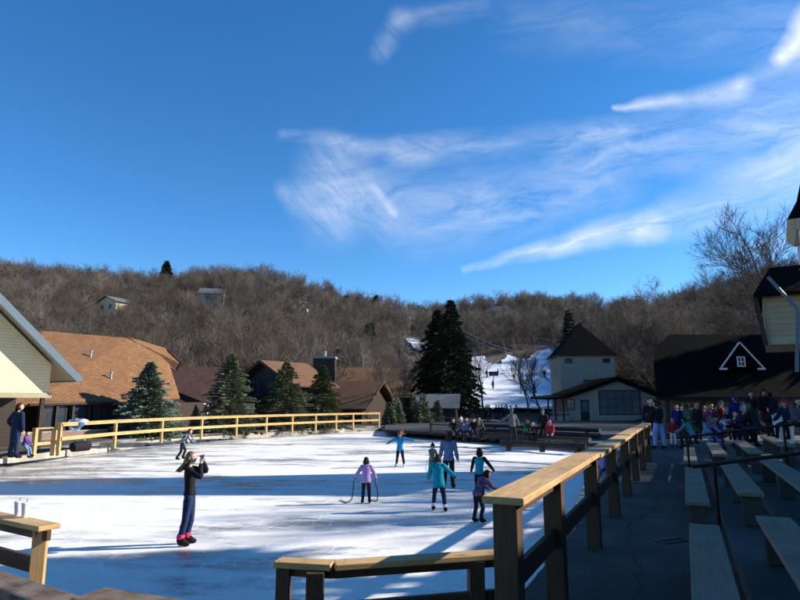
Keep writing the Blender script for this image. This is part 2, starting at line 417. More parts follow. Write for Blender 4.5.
# hills
vs=[];fs=[]; nb=150; yr=[70+2.2*i for i in range(60)]+[205+6*i for i in range(30)]
for i in range(nb+1):
    b=-1.2+2.4*i/nb
    for y in yr: 
        x=b*y; z=terr(x,y); 
        if y<84: z-=.25*(84-y)/14+.05
        vs.append((x,y,z))
m_=len(yr)
fs=[(i*m_+j,(i+1)*m_+j,(i+1)*m_+j+1,i*m_+j+1) for i in range(nb) for j in range(m_-1)]
me=bpy.data.meshes.new('hills'); me.from_pydata(vs,[],fs); me.polygons.foreach_set('use_smooth',[True]*len(fs))
tag(link('hills',me,M['hill']),kind='structure')
# far ground to the horizon on all sides
mb=MB(); mb.face([(-1500,-1500,-.6),(1500,-1500,-.6),(1500,1500,-.6),(-1500,1500,-.6)]); tag(mb.build('far_ground',M['hill']),kind='structure')
def march(px,py,y0=40,lift=0):
    r=ray(px,py); y=y0
    while y<320:
        p=Vector((0,0,H))+r*(y/r.y)
        if terr(p.x,p.y)+lift>=p.z: return p
        y+=.4
    return Vector((0,0,H))+r*(y0/r.y)
# snow
SNOWP=[(422,413),(440,405),(466,402),(476,392),(472,372),(470,360),(484,358),(488,366),(500,366),(508,357),(524,362),(538,354),(553,349),(558,362),(572,380),(600,400),(604,413)]
PATCH=[[(400,332),(412,338),(430,350),(432,360),(416,352)],[(643,318),(653,314),(656,326),(646,332)]]
def in_snow(x,y,z,grow=0):
    q=proj((x,y,z)); return any(inside(q,pp) for pp in [SNOWP]+PATCH)
vs=[];fs=[];idx={}
mb=MB(); st=.5
yy=[76+i*st for i in range(198)]
bb=[-.06+i*.0022 for i in range(256)]
grid={}
for i,b in enumerate(bb):
    for j,y in enumerate(yy):
        grid[i,j]=(b*y,y,terr(b*y,y))
def snowcell(i,j):
    x,y,z=[sum(grid[a][k] for a in ((i,j),(i+1,j),(i,j+1),(i+1,j+1)))/4 for k in range(3)]
    return in_snow(x+noise.noise(Vector((x*.3,y*.3,9)))*1.2,y,z)
for i in range(len(bb)-1):
    for j in range(len(yy)-1):
        if snowcell(i,j):
            q=[]
            for a in ((i,j),(i+1,j),(i+1,j+1),(i,j+1)):
                if a not in idx:
                    g=grid[a]; idx[a]=len(vs); vs.append((g[0],g[1],g[2]+.6+.12*noise.noise(Vector((g[0]*.4,g[1]*.4,0)))))
                q.append(idx[a])
            fs.append(tuple(q))
me=bpy.data.meshes.new('snow_slope'); me.from_pydata(vs,[],fs); me.polygons.foreach_set('use_smooth',[True]*len(fs))
tag(link('snow_slope',me,M['snow']),kind='structure')
# ice, curb
mb=MB(); mb.face([(x,y,0) for x,y in (RINK[::-1])])
o=mb.build('ice_rink',M['ice']); tag(o,kind='structure')
mb=MB(); ring_piece(mb,RINK,offset(RINK,.42),-.12,.30)
tag(mb.build('rink_curb',M['curb'],bevel=.02),kind='structure')
mb=MB(); ring_piece(mb,offset(RINK,.42),offset(RINK,1.1),.0,.425)
ped=mb.build('rinkside_path',M['concrete']); tag(ped,kind='structure')
# plaza between rink and tower
pl=[G(385,430,.45),G(470,435,.45),G(560,441,.45),G(640,447,.45),G(655,424,.45),G(640,414.5,.45),G(560,413.5,.45),G(430,412.5,.45),G(385,417,.45)]
mb=MB(); mb.prism([(p.x,p.y) for p in pl],.3,.475); tag(mb.build('plaza',M['asphalt']),kind='structure')
# walkway and terraces to the right
WZ=.83
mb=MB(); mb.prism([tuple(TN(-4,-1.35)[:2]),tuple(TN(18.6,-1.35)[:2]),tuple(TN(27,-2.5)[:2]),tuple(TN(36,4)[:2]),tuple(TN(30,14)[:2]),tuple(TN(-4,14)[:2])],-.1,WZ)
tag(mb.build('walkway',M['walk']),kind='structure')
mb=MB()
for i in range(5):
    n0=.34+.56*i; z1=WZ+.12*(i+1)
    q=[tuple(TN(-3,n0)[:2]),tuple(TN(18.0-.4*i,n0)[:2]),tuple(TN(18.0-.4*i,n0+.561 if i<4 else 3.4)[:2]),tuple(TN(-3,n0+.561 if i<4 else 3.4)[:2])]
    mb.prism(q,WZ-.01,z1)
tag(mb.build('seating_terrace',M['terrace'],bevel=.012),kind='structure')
# landing below the camera, retained by railway ties
mb=MB(); mb.prism([(-6,-4),(-6,4.0),(-3.3,4.85),(-1.7,4.2),(-.9,3.7),(-.9,-4)],0,.8); tag(mb.build('landing',M['concrete']),kind='structure')
mb=MB(); mb.prism([(-7.5,3.5),(-7.5,7.6),(-5,6.2),(-2,5.4),(.4,5.55),(2.6,8.2),(3.2,7.0),(1.2,3.5)],.0,.27); tag(mb.build('rinkside_step',M['concrete']),kind='structure')
# rubble between the walkway and the ice
mb=MB()
for i in range(420):
    t=random.uniform(4,22); n=random.uniform(-2.1 if t>9 else -1.9,-1.38)-max(0,(t-15)*.12)*random.random(); p=TN(t,n)
    if inside((p.x,p.y),RINK): continue
    s=random.uniform(.03,.13); sd=random.random()*99
    zz=.28+(n+2.1)*.5*random.random()
    mb.ball((p.x,p.y,zz),(s,s*random.uniform(.6,1),s*.7),7,5,fn=lambda d,q:q*(1+.5*noise.noise(d*1.5+Vector((sd,0,0)))))
tag(mb.build('rubble',M['rock']),kind='stuff',label='loose grey rubble between the walkway edge and the ice',cat='rubble')
mb=MB()
for i in range(1500):
    p=TN(random.uniform(3.2,19),random.uniform(-1.3,.3)) ; s_=random.uniform(.004,.016); q=random.random()*6; 
    c_=[Vector((p.x+s_*math.cos(q+k_*2.1)*random.uniform(.5,1.2),p.y+s_*math.sin(q+k_*2.1),WZ+.002+ (k_==1)*s_*.5)) for k_ in range(3)]; mb.face(c_); mb.face(c_[::-1])
tag(mb.build('grit',M['rock']),kind='stuff',label='scattered grit and bits of bark on the dark walkway',cat='grit')
# darker snow-wet debris cracks along the walkway
mb=MB()
cr=noisy('crack_dirt',(.03,.028,.025),(.06,.055,.05),8,4,.95,.3)
pp=[]
t=4.2; n=-.55
while t<18:
    pp.append((t,n)); t+=random.uniform(.08,.3); n=-.62+.13*math.sin(t*1.3)+random.uniform(-.05,.05)
for (a,b),(c,d) in zip(pp,pp[1:]):
    w=random.uniform(.003,.022); z=WZ+.004
    mb.face([TN(a,b-w,z),TN(a,b+w,z),TN(c,d+w*.8,z),TN(c,d-w*.8,z)])
tag(mb.build('walkway_crack',cr),kind='structure')
# ------------------------------------------------------------------ trees
def tri_mesh(name,V,T):
    V=np.asarray(V,dtype=np.float32);T=np.asarray(T,dtype=np.int32)
    me=bpy.data.meshes.new(name); me.vertices.add(len(V)); me.vertices.foreach_set('co',V.ravel())
    me.loops.add(T.size); me.loops.foreach_set('vertex_index',T.ravel()); me.polygons.add(len(T))
    me.polygons.foreach_set('loop_start',np.arange(0,T.size,3,dtype=np.int32)); 
    me.update(calc_edges=True); return me
def bare_tree(h,seed,levels=4,split=(4,7),nside=4,tw=.012,spread=.75,first=.3,rad=None,lean=.05,thin=3):
    rnd=random.Random(seed); V=[];T=[];TV=[];TT=[]
    def seg(a,b,ra,rb,n,V,T):
        d=(b-a); 
        if d.length<1e-6: return
        d.normalize(); p=d.orthogonal().normalized(); q=d.cross(p); i0=len(V)
        for c,r in ((a,ra),(b,rb)):
            for k in range(n):
                t=2*math.pi*k/n; v=c+(p*math.cos(t)+q*math.sin(t))*r; V.append((v.x,v.y,v.z))
        for k in range(n):
            k2=(k+1)%n; T.append((i0+k,i0+k2,i0+n+k2)); T.append((i0+k,i0+n+k2,i0+n+k))
    def grow(p,d,L,r,lv):
        n=4 if lv>=levels-1 else 3; pts=[p]; q=Vector(p); dd=Vector(d)
        for i in range(n):
            dd=(dd+Vector((rnd.gauss(0,.13),rnd.gauss(0,.13),rnd.gauss(0,.08)+.05))).normalized(); q=q+dd*L/n; pts.append(Vector(q))
        re=r*(.5 if lv else .3)
        for i in range(n):
            ra=r+(re-r)*i/n; rb=r+(re-r)*(i+1)/n
            seg(pts[i],pts[i+1],ra,rb,(nside+2) if lv==levels else (nside if lv>1 else thin),*((V,T) if lv>=2 else (TV,TT)))
        if lv==0: return
        k=rnd.randint(*split)
        for c in range(k):
            t=(first if lv==levels else .25)+(1-(first if lv==levels else .25))*(c+rnd.random())/k
            i=min(n-1,int(t*n)); f=t*n-i; base=pts[i].lerp(pts[i+1],f)
            az=rnd.random()*6.283; el=rnd.uniform(.45,1.0)*spread
            a=dd.orthogonal().normalized(); bb=dd.cross(a)
            nd=(dd*math.cos(el)+(a*math.cos(az)+bb*math.sin(az))*math.sin(el)).normalized(); nd.z=nd.z*.8+.18; nd.normalize()
            rr=max(tw,(r+(re-r)*t)*.55)
            grow(base,nd,L*rnd.uniform(.45,.72)*(1.0 if lv<levels else .95),rr if lv>1 else tw,lv-1)
        grow(pts[-1],dd,L*.55,max(tw,re),lv-1)
    rad=rad or h*.016
    grow(Vector((0,0,-.3)),Vector((rnd.gauss(0,lean),rnd.gauss(0,lean),1)).normalized(),h*.58,rad,levels)
    return (V,T),(TV,TT)
def bare_proto(name,h,seed,**k):
    (V,T),(TV,TT)=bare_tree(h,seed,**k)
    z=max(v[2] for v in TV); s=h/z
    A=np.array(V)*s; B=np.array(TV)*s
    return tri_mesh(name+'_trunk',A,T),tri_mesh(name+'_twigs',B,TT)
def conifer(h,r,seed,levels=22,nb=9,tri=26,base=.08,size=.16,droop=.25,irr=.25):
    rnd=random.Random(seed); V=[];T=[];tr=MB(); tr.tube([(0,0,-.2),(0,0,h*.5),(0,0,h*.97)],[h*.016+.03,h*.010+.02,.01],7)
    for L in range(levels):
        f=L/(levels-1); z=h*(base+(1-base)*f**.92)
        R_=r*(1-f)**.85+.05; n=max(4,int(nb*(1-f*.5)))
        a0=rnd.random()*6.28
        for b in range(n):
            az=a0+6.283*b/n+rnd.gauss(0,.18); rr=R_*rnd.uniform(1-irr,1+irr*.4)
            if rnd.random()<.05: continue
            d=Vector((math.cos(az),math.sin(az),0)); sd=Vector((-d.y,d.x,0))
            tip_z=-droop*rr+.18*rr*f*2; nt=max(6,int(tri*(.35+.65*(1-f))))
            tr.tube([(0,0,z),tuple(d*rr*.6+Vector((0,0,z+tip_z*.5))),tuple(d*rr*.93+Vector((0,0,z+tip_z*.8)))],[.012+.006*h*.3,.01,.005],3,cap=False)
            for q in range(nt):
                t=rnd.random()**.7; c=d*rr*t; w=(.36*rr*(1-t)*t*2.6+.05)
                off=rnd.uniform(-1,1)*w
                p=c+sd*off+Vector((0,0,z+tip_z*t+.12*rr*math.sin(t*3.1)*.4+rnd.uniform(-.4,.25)*size))
                dr=(d*rnd.uniform(.5,1)+sd*(off/max(w,.01))*rnd.uniform(.3,1.0)+Vector((0,0,rnd.uniform(-.45,.35)))).normalized()
                s=size*rnd.uniform(.7,1.5); s2=dr.orthogonal().normalized(); s2=(s2+Vector((0,0,rnd.uniform(-.5,.5)))).normalized()*s*.24
                i0=len(V); V+=[tuple(p-s2),tuple(p+s2),tuple(p+dr*s)]; T.append((i0,i0+1,i0+2))
    return tri_mesh('foliage',V,T),tr.mesh('trunk')
def put_conifer(name,label,cat,loc,h,r,seed,mat,group=None,**k):
    t=thing(name,label,cat,loc,random.random()*6,group); f,tr=conifer(h,r,seed,**k)
    link('crown',f,M[mat],t); link('trunk',tr,M['bark'],t); return t
def px_tree(px,pyb,pyt,Y,zb=None):
    a=D(px,pyb,Y); b=D(px,pyt,Y); z0=a.z if zb is None else zb
    return Vector((a.x,Y,z0)),b.z-z0
# four spruces behind the long fence
for i,(px,pt,Y,w,mt,lb) in enumerate([(147,363,37,31,'spruce','bushy blue-green spruce nearest the cream gabled building, leftmost of the four behind the rail fence'),
    (229,355,42,28,'spruce_lit','tall bushy spruce standing left of the gabled brown house, behind the rail fence'),
    (285,363,47,27,'spruce_lit','round bushy spruce before the brown roofed house, third from the left behind the fence'),
    (322,366,50,21,'spruce_lit','slim spruce in front of the dark chimney block, rightmost of the four behind the fence')]):
    loc,h=px_tree(px,420,pt,Y,.4)
    put_conifer('spruce_tree',lb,'tree',loc,h,w/600*Y*1.2,30+i,mt,'spruces behind the rail fence',levels=27,nb=14,tri=105,size=.155,base=.03,droop=.12,irr=.5)
# dark firs
for i,(px,pt,Y,w,lb,bs) in enumerate([(452,302,70,25,'tallest dark fir, standing left of the snowy ski slope',.16),(438,312,73,24,'second dark fir growing close against the left side of the tallest fir',.14),(573,311,84,15,'dark fir rising behind the left side of the pyramid roofed tower',.1),(583,325,86,12,'narrow dark fir close behind the pyramid roof of the tower',.1)]):
    loc,h=px_tree(px,410,pt,Y,terr(0,Y) if Y<80 else .8)
    put_conifer('fir_tree',lb,'tree',loc,h,w/600*Y*1.32,50+i,'fir','dark firs near the ski slope',levels=27,nb=11,tri=85,size=.42,base=bs,droop=.36,irr=.55)
for i,(px,pt,Y,w,lb) in enumerate([(397,398,58,9,'small olive pine at the left end of the plaza beyond the rail fence'),(423,394,60,10,'small yellowish pine below the tallest fir'),(413,396,61,8,'small yellowish pine in the gap between two others left of the plaza'),(437,401,62,7,'lowest small pine beside the grey roofed hut'),(389,403,56,7,'small dark pine just behind the far end of the rail fence')]):
    loc,h=px_tree(px,414,pt,Y,.42)
    put_conifer('small_pine',lb,'tree',loc,h,w/600*Y,70+i,'spruce_lit','small pines by the plaza',levels=14,nb=9,tri=30,size=.2)
# conifers standing in the wood on the hill
for i,(px,pb,pt,Y,w,lb) in enumerate([(370,366,324,130,11,'dark conifer halfway up the wooded hill above the long brown barn'),(165,290,262,205,10,'conifer poking above the ridge near the grey hillside house'),(376,308,296,215,4,'small pointed conifer on the skyline above the dark conifer'),(346,330,296,205,5,'small conifer on the falling ridge line'),(147,300,284,190,7,'dark conifer beside the cream hillside house'),(640,330,300,170,5,'thin conifer on the hill above the tower'),(340,372,350,95,7,'low conifer behind the dark chimney block')]):
    p=D(px,pb,Y); zb=terr(p.x,Y); b=D(px,pt,Y)
    put_conifer('hill_conifer',lb,'tree',(p.x,Y,zb),max(3,b.z-zb),w/600*Y,80+i,'fir','conifers in the bare hillside wood',levels=16,nb=9,tri=34,size=.9)
# bare trees one by one
mids=[bare_proto('bare',12,200+i,levels=4,split=(4,6),tw=.014,nside=4) for i in range(5)]
def put_bare(proto,label,loc,h,ph=12,group=None,rz=None,cat='tree',name='bare_tree'):
    t=thing(name,label,cat,loc,random.random()*6 if rz is None else rz,group,h/ph)
    link('trunk',proto[0],M['bark'],t); link('crown',proto[1],M['twig'],t); return t
NB=[(482,404,322,84,'bare tree with a straight thick trunk at the left edge of the snow slope'),(527,409,340,80,'bare tree with a curving trunk in front of the snow slope'),(541,408,335,82,'slim bare tree between the curved one and the tower'),(557,408,325,86,'bare tree whose trunk stands hard against the tower wall'),
    (393,418,345,60,'pale trunked bare tree beyond the far end of the rail fence'),(402,412,335,72,'bare tree left of the dark firs'),(415,410,330,78,'bare tree just left of the dark firs, behind another'),(384,408,350,76,'bare tree in front of the right end of the long brown barn'),
    (610,372,300,84,'bare tree rising behind the right side of the pyramid roof'),(628,370,295,88,'tall bare tree behind the brown roof right of the tower'),(645,370,290,86,'tall bare tree left of the black roofed hall'),(598,372,305,95,'bare tree close behind the pyramid roof tip')]
for i,(px,pb,pt,Y,lb) in enumerate(NB):
    p=D(px,pb,Y); zb=terr(p.x,Y); put_bare(mids[i%5],lb,(p.x,Y,zb),max(5,D(px,pt,Y).z-zb))
# crisp bare trees behind the hall on the right
bigs=[bare_proto('big_bare',14,300+i,levels=5,split=(4,6),tw=.012,nside=5,spread=1.0,first=.25) for i in range(3)]
for i,(px,pt,Y,lb) in enumerate([(792,199,46,'biggest bare tree, spreading against the sky above the cream upper storey'),(748,258,54,'bare tree with a low crown behind the black roofed hall, left of the biggest one'),(684,264,62,'bare tree with a rounded crown rising above the left end of the black roofed hall'),(660,290,66,'bare tree behind the left corner of the black roofed hall'),(712,282,60,'bare tree behind the white gable trim of the hall'),(822,262,52,'bare tree partly hidden by the cream upper storey')]):
    p=D(px,400,Y); put_bare(bigs[i%3],lb,(p.x,Y,.4),D(px,pt,Y).z-.4,14,rz=i*1.7)
# individual trees at the foot of the wood (near rows), then the wood itself
lows=[bare_tree(8,400+i,levels=3,split=(6,8),nside=3,tw=.019,spread=1.1,first=.2,thin=3) for i in range(6)]
low_m=[]
for (V,T),(TV,TT) in lows:
    z=max(v[2] for v in TV); A=np.array(V)*8/z;B=np.array(TV)*8/z; low_m.append((A,np.array(T),B,np.array(TT)))
protos=[(tri_mesh('trunk',a,t),tri_mesh('crown',b,tt)) for a,t,b,tt in low_m]
rr=random.Random(5); pts=[]
cells={}
tries=0
while len(pts)<2500 and tries<60000:
    tries+=1
    b=rr.uniform(-.78,.78); px,Yr,Yf,zr=ridge(b); y=Yf+(Yr*1.06-Yf)*rr.random()**.75; 
    if y<Yf+2: continue
    x=b*y; z=terr(x,y)
    q=proj((x,y,z)); 
    if in_snow(x,y,z): continue
    # keep the view up the slope open
    if 436<q[0]<562 and q[1]>355: continue
    q2=proj((x,y,z+6))
    if in_snow(x,y,z+2.5) or in_snow(x,y,z+5): continue
    if any(inside(proj((x,y,z+hh)),pp) for hh in (3,4.5,6,7.5,9) for pp in PATCH): continue
    key=(int(x/2.6),int(y/2.6))
    if key in cells: continue
    cells[key]=1; pts.append((y,x,z))
HOUSES=[(107,301,150),(211,306,165),(303,322,170),(497,318,190),(750,333,105),(85,272,190),(141,300,185)]
hp=[D(*h_) for h_ in HOUSES]
pts=[p for p in pts if not any((p[1]-h.x)**2+(p[0]-h.y)**2<5.5**2 or (abs(p[1]/p[0]-h.x/h.y)<.024 and h.y-k_<p[0]<h.y) for h,k_ in zip(hp,(30,28,14,18,22,0,0)))]
pts.sort()
near=pts[:130]; far=pts[130:]
for y,x,z in near:
    k=rr.randrange(6); put_bare(protos[k],'bare grey-brown tree at the foot of the wooded hillside',(x,y,z-.2),rr.uniform(6.5,9.5),8,'bare trees at the foot of the hill')
Vt=[];Tt=[];Vb=[];Tb=[];nt=0;nbk=0;tv=[];tb=[]
for y,x,z in far:
    A,T,B,TT=low_m[rr.randrange(6)]; s=rr.uniform(.75,1.2)*(1.0 if y<150 else 1.05); a=rr.random()*6.283; c,q=math.cos(a),math.sin(a)
    Rm=np.array([[c,-q,0],[q,c,0],[0,0,1]])*s; o_=np.array([x,y,z-.2])
    Vb.append(A@Rm.T+o_);Tb.append(T+nbk);nbk+=len(A); Vt.append(B@Rm.T+o_);Tt.append(TT+nt);nt+=len(B)
    ti=rr.random(); tb.append(np.full(len(A),min(1,ti*.6+.4),np.float32)); tv.append(np.full(len(B),ti*.85,np.float32))
me=tri_mesh('wood',np.concatenate(Vt+Vb),np.concatenate(Tt+[t+nt for t in Tb]))
at_=me.attributes.new('tint','FLOAT','POINT'); at_.data.foreach_set('value',np.concatenate(tv+tb))
tag(link('bare_wood',me,M['woodmat']),'dense wood of bare grey-brown trees covering the hillsides','wood',kind='stuff')
print('forest tris',len(me.polygons),'trees',len(far))
# ------------------------------------------------------------------ fences
def rail_fence(name,label,pts,zb,zt,pw,capw,capt,postm,capm,spacing=None,posts=None,midh=.45,midw=.09,midoff=0.0,board=False,group=None,joint=False):
    base=Vector((pts[0][0],pts[0][1],zb)); t=thing(name,label,'railing',base,0,group)
    pv=[Vector((p[0],p[1],0)) for p in pts]
    def at(z,p): return Vector((p.x,p.y,z))
    if posts is None:
        posts=[]
        for a,b in zip(pv,pv[1:]):
            n=max(1,round((b-a).length/spacing)); posts+=[(a.lerp(b,i/n),math.atan2((b-a).y,(b-a).x)) for i in range(n)]
        posts.append((pv[-1],posts[-1][1]))
    for p,yaw in posts:
        mb=MB(); mb.post(p,pw,zb-.05,zt-capt,yaw); mb.build('post',postm,t,base,bevel=.005)
    for i,(a,b) in enumerate(zip(pv,pv[1:])):
        e=(b-a).normalized()*.002
        mb=MB(); mb.beam(at(zt-capt/2,a)-e*(0 if i else 40),at(zt-capt/2,b)-e+(e*40 if i==len(pv)-2 else e*0),capw,capt); mb.build('cap_rail',capm,t,base,bevel=.008)
        sd=Vector((-(b-a).y,(b-a).x,0)).normalized()*midoff
        mb=MB(); mb.beam(at(zt-midh,a)+sd,at(zt-midh,b)+sd,.038,midw); mb.build('mid_rail',capm if board else postm,t,base,bevel=.004)
        if board:
            mb=MB(); mb.beam(at(zt-capt-.05,a)+sd,at(zt-capt-.05,b)+sd,.038,.09); mb.build('face_board',capm,t,base,bevel=.004)
    return t
# long fence beyond the ice: 25 to 58 m away
Z2=.42
LF=[G(px,py,Z2) for px,py in ((58,454.5),(114,447),(161,442),(201,438.2),(236,435.6),(266,433.6),(292,432),(315.5,430.6),(336,429.5),(353,428.6),(379,427.5))]
for p in LF: p.z=0
# smooth radii
t=rail_fence('rail_fence','long yellow pine rail fence running along the far left side of the ice',LF,Z2,Z2+1.22,.12,.19,.05,M['wood_far'],M['wood_far'],posts=[(p,math.atan2((LF[min(i+1,10)]-LF[max(i-1,0)]).y,(LF[min(i+1,10)]-LF[max(i-1,0)]).x)) for i,p in enumerate(LF)],midh=.62,midw=.15,midoff=-.085,board=True)
a=G(33,456.5,Z2)
rail_fence('gate_rail','short sloping pine rail beside the man at the left end of the long fence',[a,LF[0]+Vector((-.25,.05,0))],Z2,Z2+1.05,.14,.17,.05,M['wood_far'],M['wood_far'],spacing=3,midh=.6,midw=.12)
# tall fence along the walkway
RC=1.86
rp=[TN(t_,-1.0) for t_ in (3.66,5.05,7.2,9.3,11.4,13.6,15.8,18.2)]
base=Vector((rp[0].x,rp[0].y,WZ)); t=thing('walkway_railing','heavy timber railing with wide pale cap running beside the dark walkway','railing',base)
yw=math.atan2(U.y,U.x)
for i,p in enumerate(rp):
    mb=MB(); w=.145; mb.post(p,w,(0 if i==0 else WZ-.02),RC-.045,yw); mb.build('post',M['wood_post'],t,base,bevel=.007)
caps=[(3.55,7.05,0,0),(7.05,11.35,.012,.03),(11.35,15.7,.0,.0),(15.7,18.4,.01,.02)]
for a,b,dn,dz in caps:
    mb=MB(); za=RC-.0225-dz*.3; mb.beam(TN(a,-1.0+dn,za),TN(b-.005,-1.0+dn*.2,za-dz*.2),.25,.045); mb.nails([TN(q,-1.0+o_) for q in (a+.08,a+.14,(a+b)/2,b-.08,b-.14) for o_ in (-.07,.07)],za+.0232); mb.build('cap_rail',[M['wood_new'],M['black_metal']],t,base,bevel=.008)
for a,b in zip(rp,rp[1:]):
    d=(b-a).normalized()*.075
    mb=MB(); mb.beam(Vector((a.x,a.y,RC-.50))+d,Vector((b.x,b.y,RC-.50))-d,.04,.14); mb.build('mid_rail',M['wood_post'],t,base,bevel=.004)
    mb=MB(); mb.beam(Vector((a.x,a.y,RC-.095))+d,Vector((b.x,b.y,RC-.095))-d,.04,.09); mb.build('under_rail',M['wood_post'],t,base,bevel=.004)
# low fences at the rink gate
LZ=1.32
c0=G(277,559,LZ);c1=G(334,562,LZ);c2=G(500,551,LZ)
def atz(v,z): return Vector((v.x,v.y,z))
base=atz(c0,.25); t=thing('gate_railing','low timber railing with a bent pale cap, joined to the tall corner post','railing',base)
for p,w,yy_ in ((c0.lerp(c1,.14),.095,.0),(c1.lerp(c2,-.10),.12,.1),(c1.lerp(c2,.84),.11,.1)):
    mb=MB(); mb.post(p+Vector((0,-.02,0)),w,.2,LZ-.045,yy_); mb.build('post',M['wood_post'],t,base,bevel=.005)
for a,b in ((c0,c1),(c1,c2)):
    e=(b-a).normalized()*.002
    mb=MB(); mb.beam(atz(a,LZ-.022),atz(b,LZ-.022)-e,.15,.044); mb.nails([a.lerp(b,f_)+Vector((0,o_,0)) for f_ in (.06,.5,.93) for o_ in (-.04,.04)],LZ+.0012); mb.build('cap_rail',[M['wood_new'],M['black_metal']],t,base,bevel=.008)
    mb=MB(); mb.beam(atz(a.lerp(b,.1 if a is c0 else 0),LZ-.075),atz(b,LZ-.075),.04,.06); mb.build('under_rail',M['wood_post'],t,base,bevel=.004)
    mb=MB(); mb.beam(atz(a.lerp(b,.15 if a is c0 else 0),LZ-.30),atz(b,LZ-.30),.045,.075); mb.build('mid_rail',M['wood_post'],t,base,bevel=.004)
l0=G(50,525,LZ);l1=G(-60,503,LZ)
base=atz(l0,.25); t=thing('entrance_railing','low pine railing at the left of the rink opening, holding two white cups','railing',base)
for k_,mt in ((.06,'wood_new'),(.97,'wood_new')):
    mb=MB(); mb.post(l0.lerp(l1,k_),.115,.2,LZ-.045,R(20)); mb.build('post',M[mt],t,base,bevel=.005)
mb=MB(); mb.beam(atz(l0,LZ-.022),atz(l1,LZ-.022),.2,.044); mb.build('cap_rail',M['wood_new'],t,base,bevel=.008)
mb=MB(); mb.beam(atz(l0,LZ-.09),atz(l1,LZ-.09),.04,.09); mb.build('under_rail',M['wood_post'],t,base,bevel=.004)
mb=MB(); mb.beam(atz(l0.lerp(l1,.05),LZ-.36),atz(l1,LZ-.36),.045,.14); mb.build('mid_rail',M['wood_post'],t,base,bevel=.004)
# cups on it
for px,py,lb in ((17.5,516,'white paper cup with a straw on the railing, the left one of two'),(24.5,517.5,'white paper cup with a straw on the railing, the right one of two')):
    p=G(px,py,LZ); t=thing('paper_cup',lb,'cup',p,0,'cups on the railing')
    mb=MB(); mb.tube([(0,0,.001),(0,0,.004),(0,0,.125)],[.026,.027,.038],16); mb.build('cup_wall',M['white_knit'],t)
    mb=MB(); mb.tube([(0,0,.125),(0,0,.13),(0,0,.137),(0,0,.14)],[.041,.041,.037,.03],16); mb.build('lid',M['white_trim'],t)
    mb=MB(); mb.tube([(.006,0,.13),(.012,0,.172)],.004,6); mb.build('straw',M['pink_knit'],t)
# railway ties edging the landing
for a,b,lb,w in ((G(-75,553,1.03),G(78,605,1.03),'weathered railway tie edging the landing, the longer left one',.26),(G(88,592,1.08),G(185,608,1.08),'weathered railway tie edging the landing, the shorter right one',.30)):
    base=a.copy(); base.z=.8
    d=(b-a); mb=MB(); sd=d.cross(Vector((0,0,1))).normalized()*.0
    A=a-Vector((0,0,.12));B=b-Vector((0,0,.12)); mb.beam(A,B,w,.24)
    o=mb.build('railway_tie',M['wood_tie'],None,bevel=.02); tag(o,lb,'timber',group='timbers edging the landing')
# ------------------------------------------------------------------ benches and hand rails
def bench(t0,t1,n,z,w,label,legs):
    base=TN(t0,n,z-.4); t=thing('plank_bench',label,'bench',base,0,'plank benches on the seating terrace')
    mb=MB(); mb.beam(TN(t0,n,z-.022),TN(t1,n,z-.022),w,.044); mb.build('seat',M['wood_bench'],t,base,bevel=.006)
    for lt in legs:
        mb=MB(); mb.beam(TN(lt,n-w*.35,z-.2-.02),TN(lt,n+w*.35,z-.2-.02),.11,.35); mb.build('leg',M['terrace'],t,base,bevel=.01)
def uz(px,py,z): 
    p=G(px,py,z); return p.x*U.x+p.y*U.y
B1=1.23;B2=1.35;B3=1.47;B4=1.59
for a,b,n,z,w,lb in [(2.2,uz(703,524,B1),.09,B1,.27,'nearest grey plank bench, in the lowest row beside the walkway'),(uz(695,502,B1),uz(690,467,B1),.06,B1,.27,'second plank bench of the lowest row, behind the hand rail post'),(uz(688,462,B1),uz(687,447,B1),.03,B1,.26,'third and farthest plank bench of the lowest row'),
    (2.4,uz(767,516,B2),.68,B2,.29,'nearest plank bench of the second row, cut by the right edge of the photo'),(uz(751,493,B2),uz(727,462,B2),.64,B2,.28,'middle plank bench of the second row, its end block showing'),(uz(722,455,B2),uz(711,443,B2),.60,B2,.28,'farthest plank bench of the second row'),
    (uz(812,489,B3),uz(764,457,B3),1.22,B3,.27,'long plank bench of the third row at the right edge'),(uz(754,452,B3),uz(735,440,B3),1.18,B3,.26,'farthest plank bench of the third row'),
    (uz(783,445,B4),uz(764,436,B4),1.78,B4,.26,'plank bench of the fourth row below the standing crowd')]:
    L=b-a; bench(a,b,n,z,w,lb,[a+.14,b-.14] if L<3 else [a+.14,(a+b)/2,b-.14])
# second plank row beyond the frame is not needed; hand rails across the rows
def handrail(t0,label,n0,n1,z0,zr,extra):
    base=TN(t0,n0,WZ); t=thing('hand_rail',label,'hand rail',base,0,'black pipe hand rails')
    mb=MB(); mb.tube([TN(t0,n0-.12,z0-.02),TN(t0,n0,z0),TN(t0,n1,zr)],.021,8); mb.build('top_rail',M['black_metal'],t,base,smooth=True)
    for n,zb in extra:
        zt=z0+(zr-z0)*(n-n0)/(n1-n0); mb=MB(); mb.tube([TN(t0,n,zb),TN(t0,n,zt)],.021,8); mb.build('post',M['black_metal'],t,base,smooth=True)
handrail(7.75,'black pipe hand rail rising across the rows in front of the crowd, the nearer one',.15,3.2,1.71,2.25,[(.25,WZ),(2.9,WZ+.6)])
handrail(12.6,'thin black pipe hand rail across the rows, the farther one',-.05,3.4,1.77,2.3,[(0.0,WZ),(1.55,WZ+.3),(3.0,WZ+.6)])
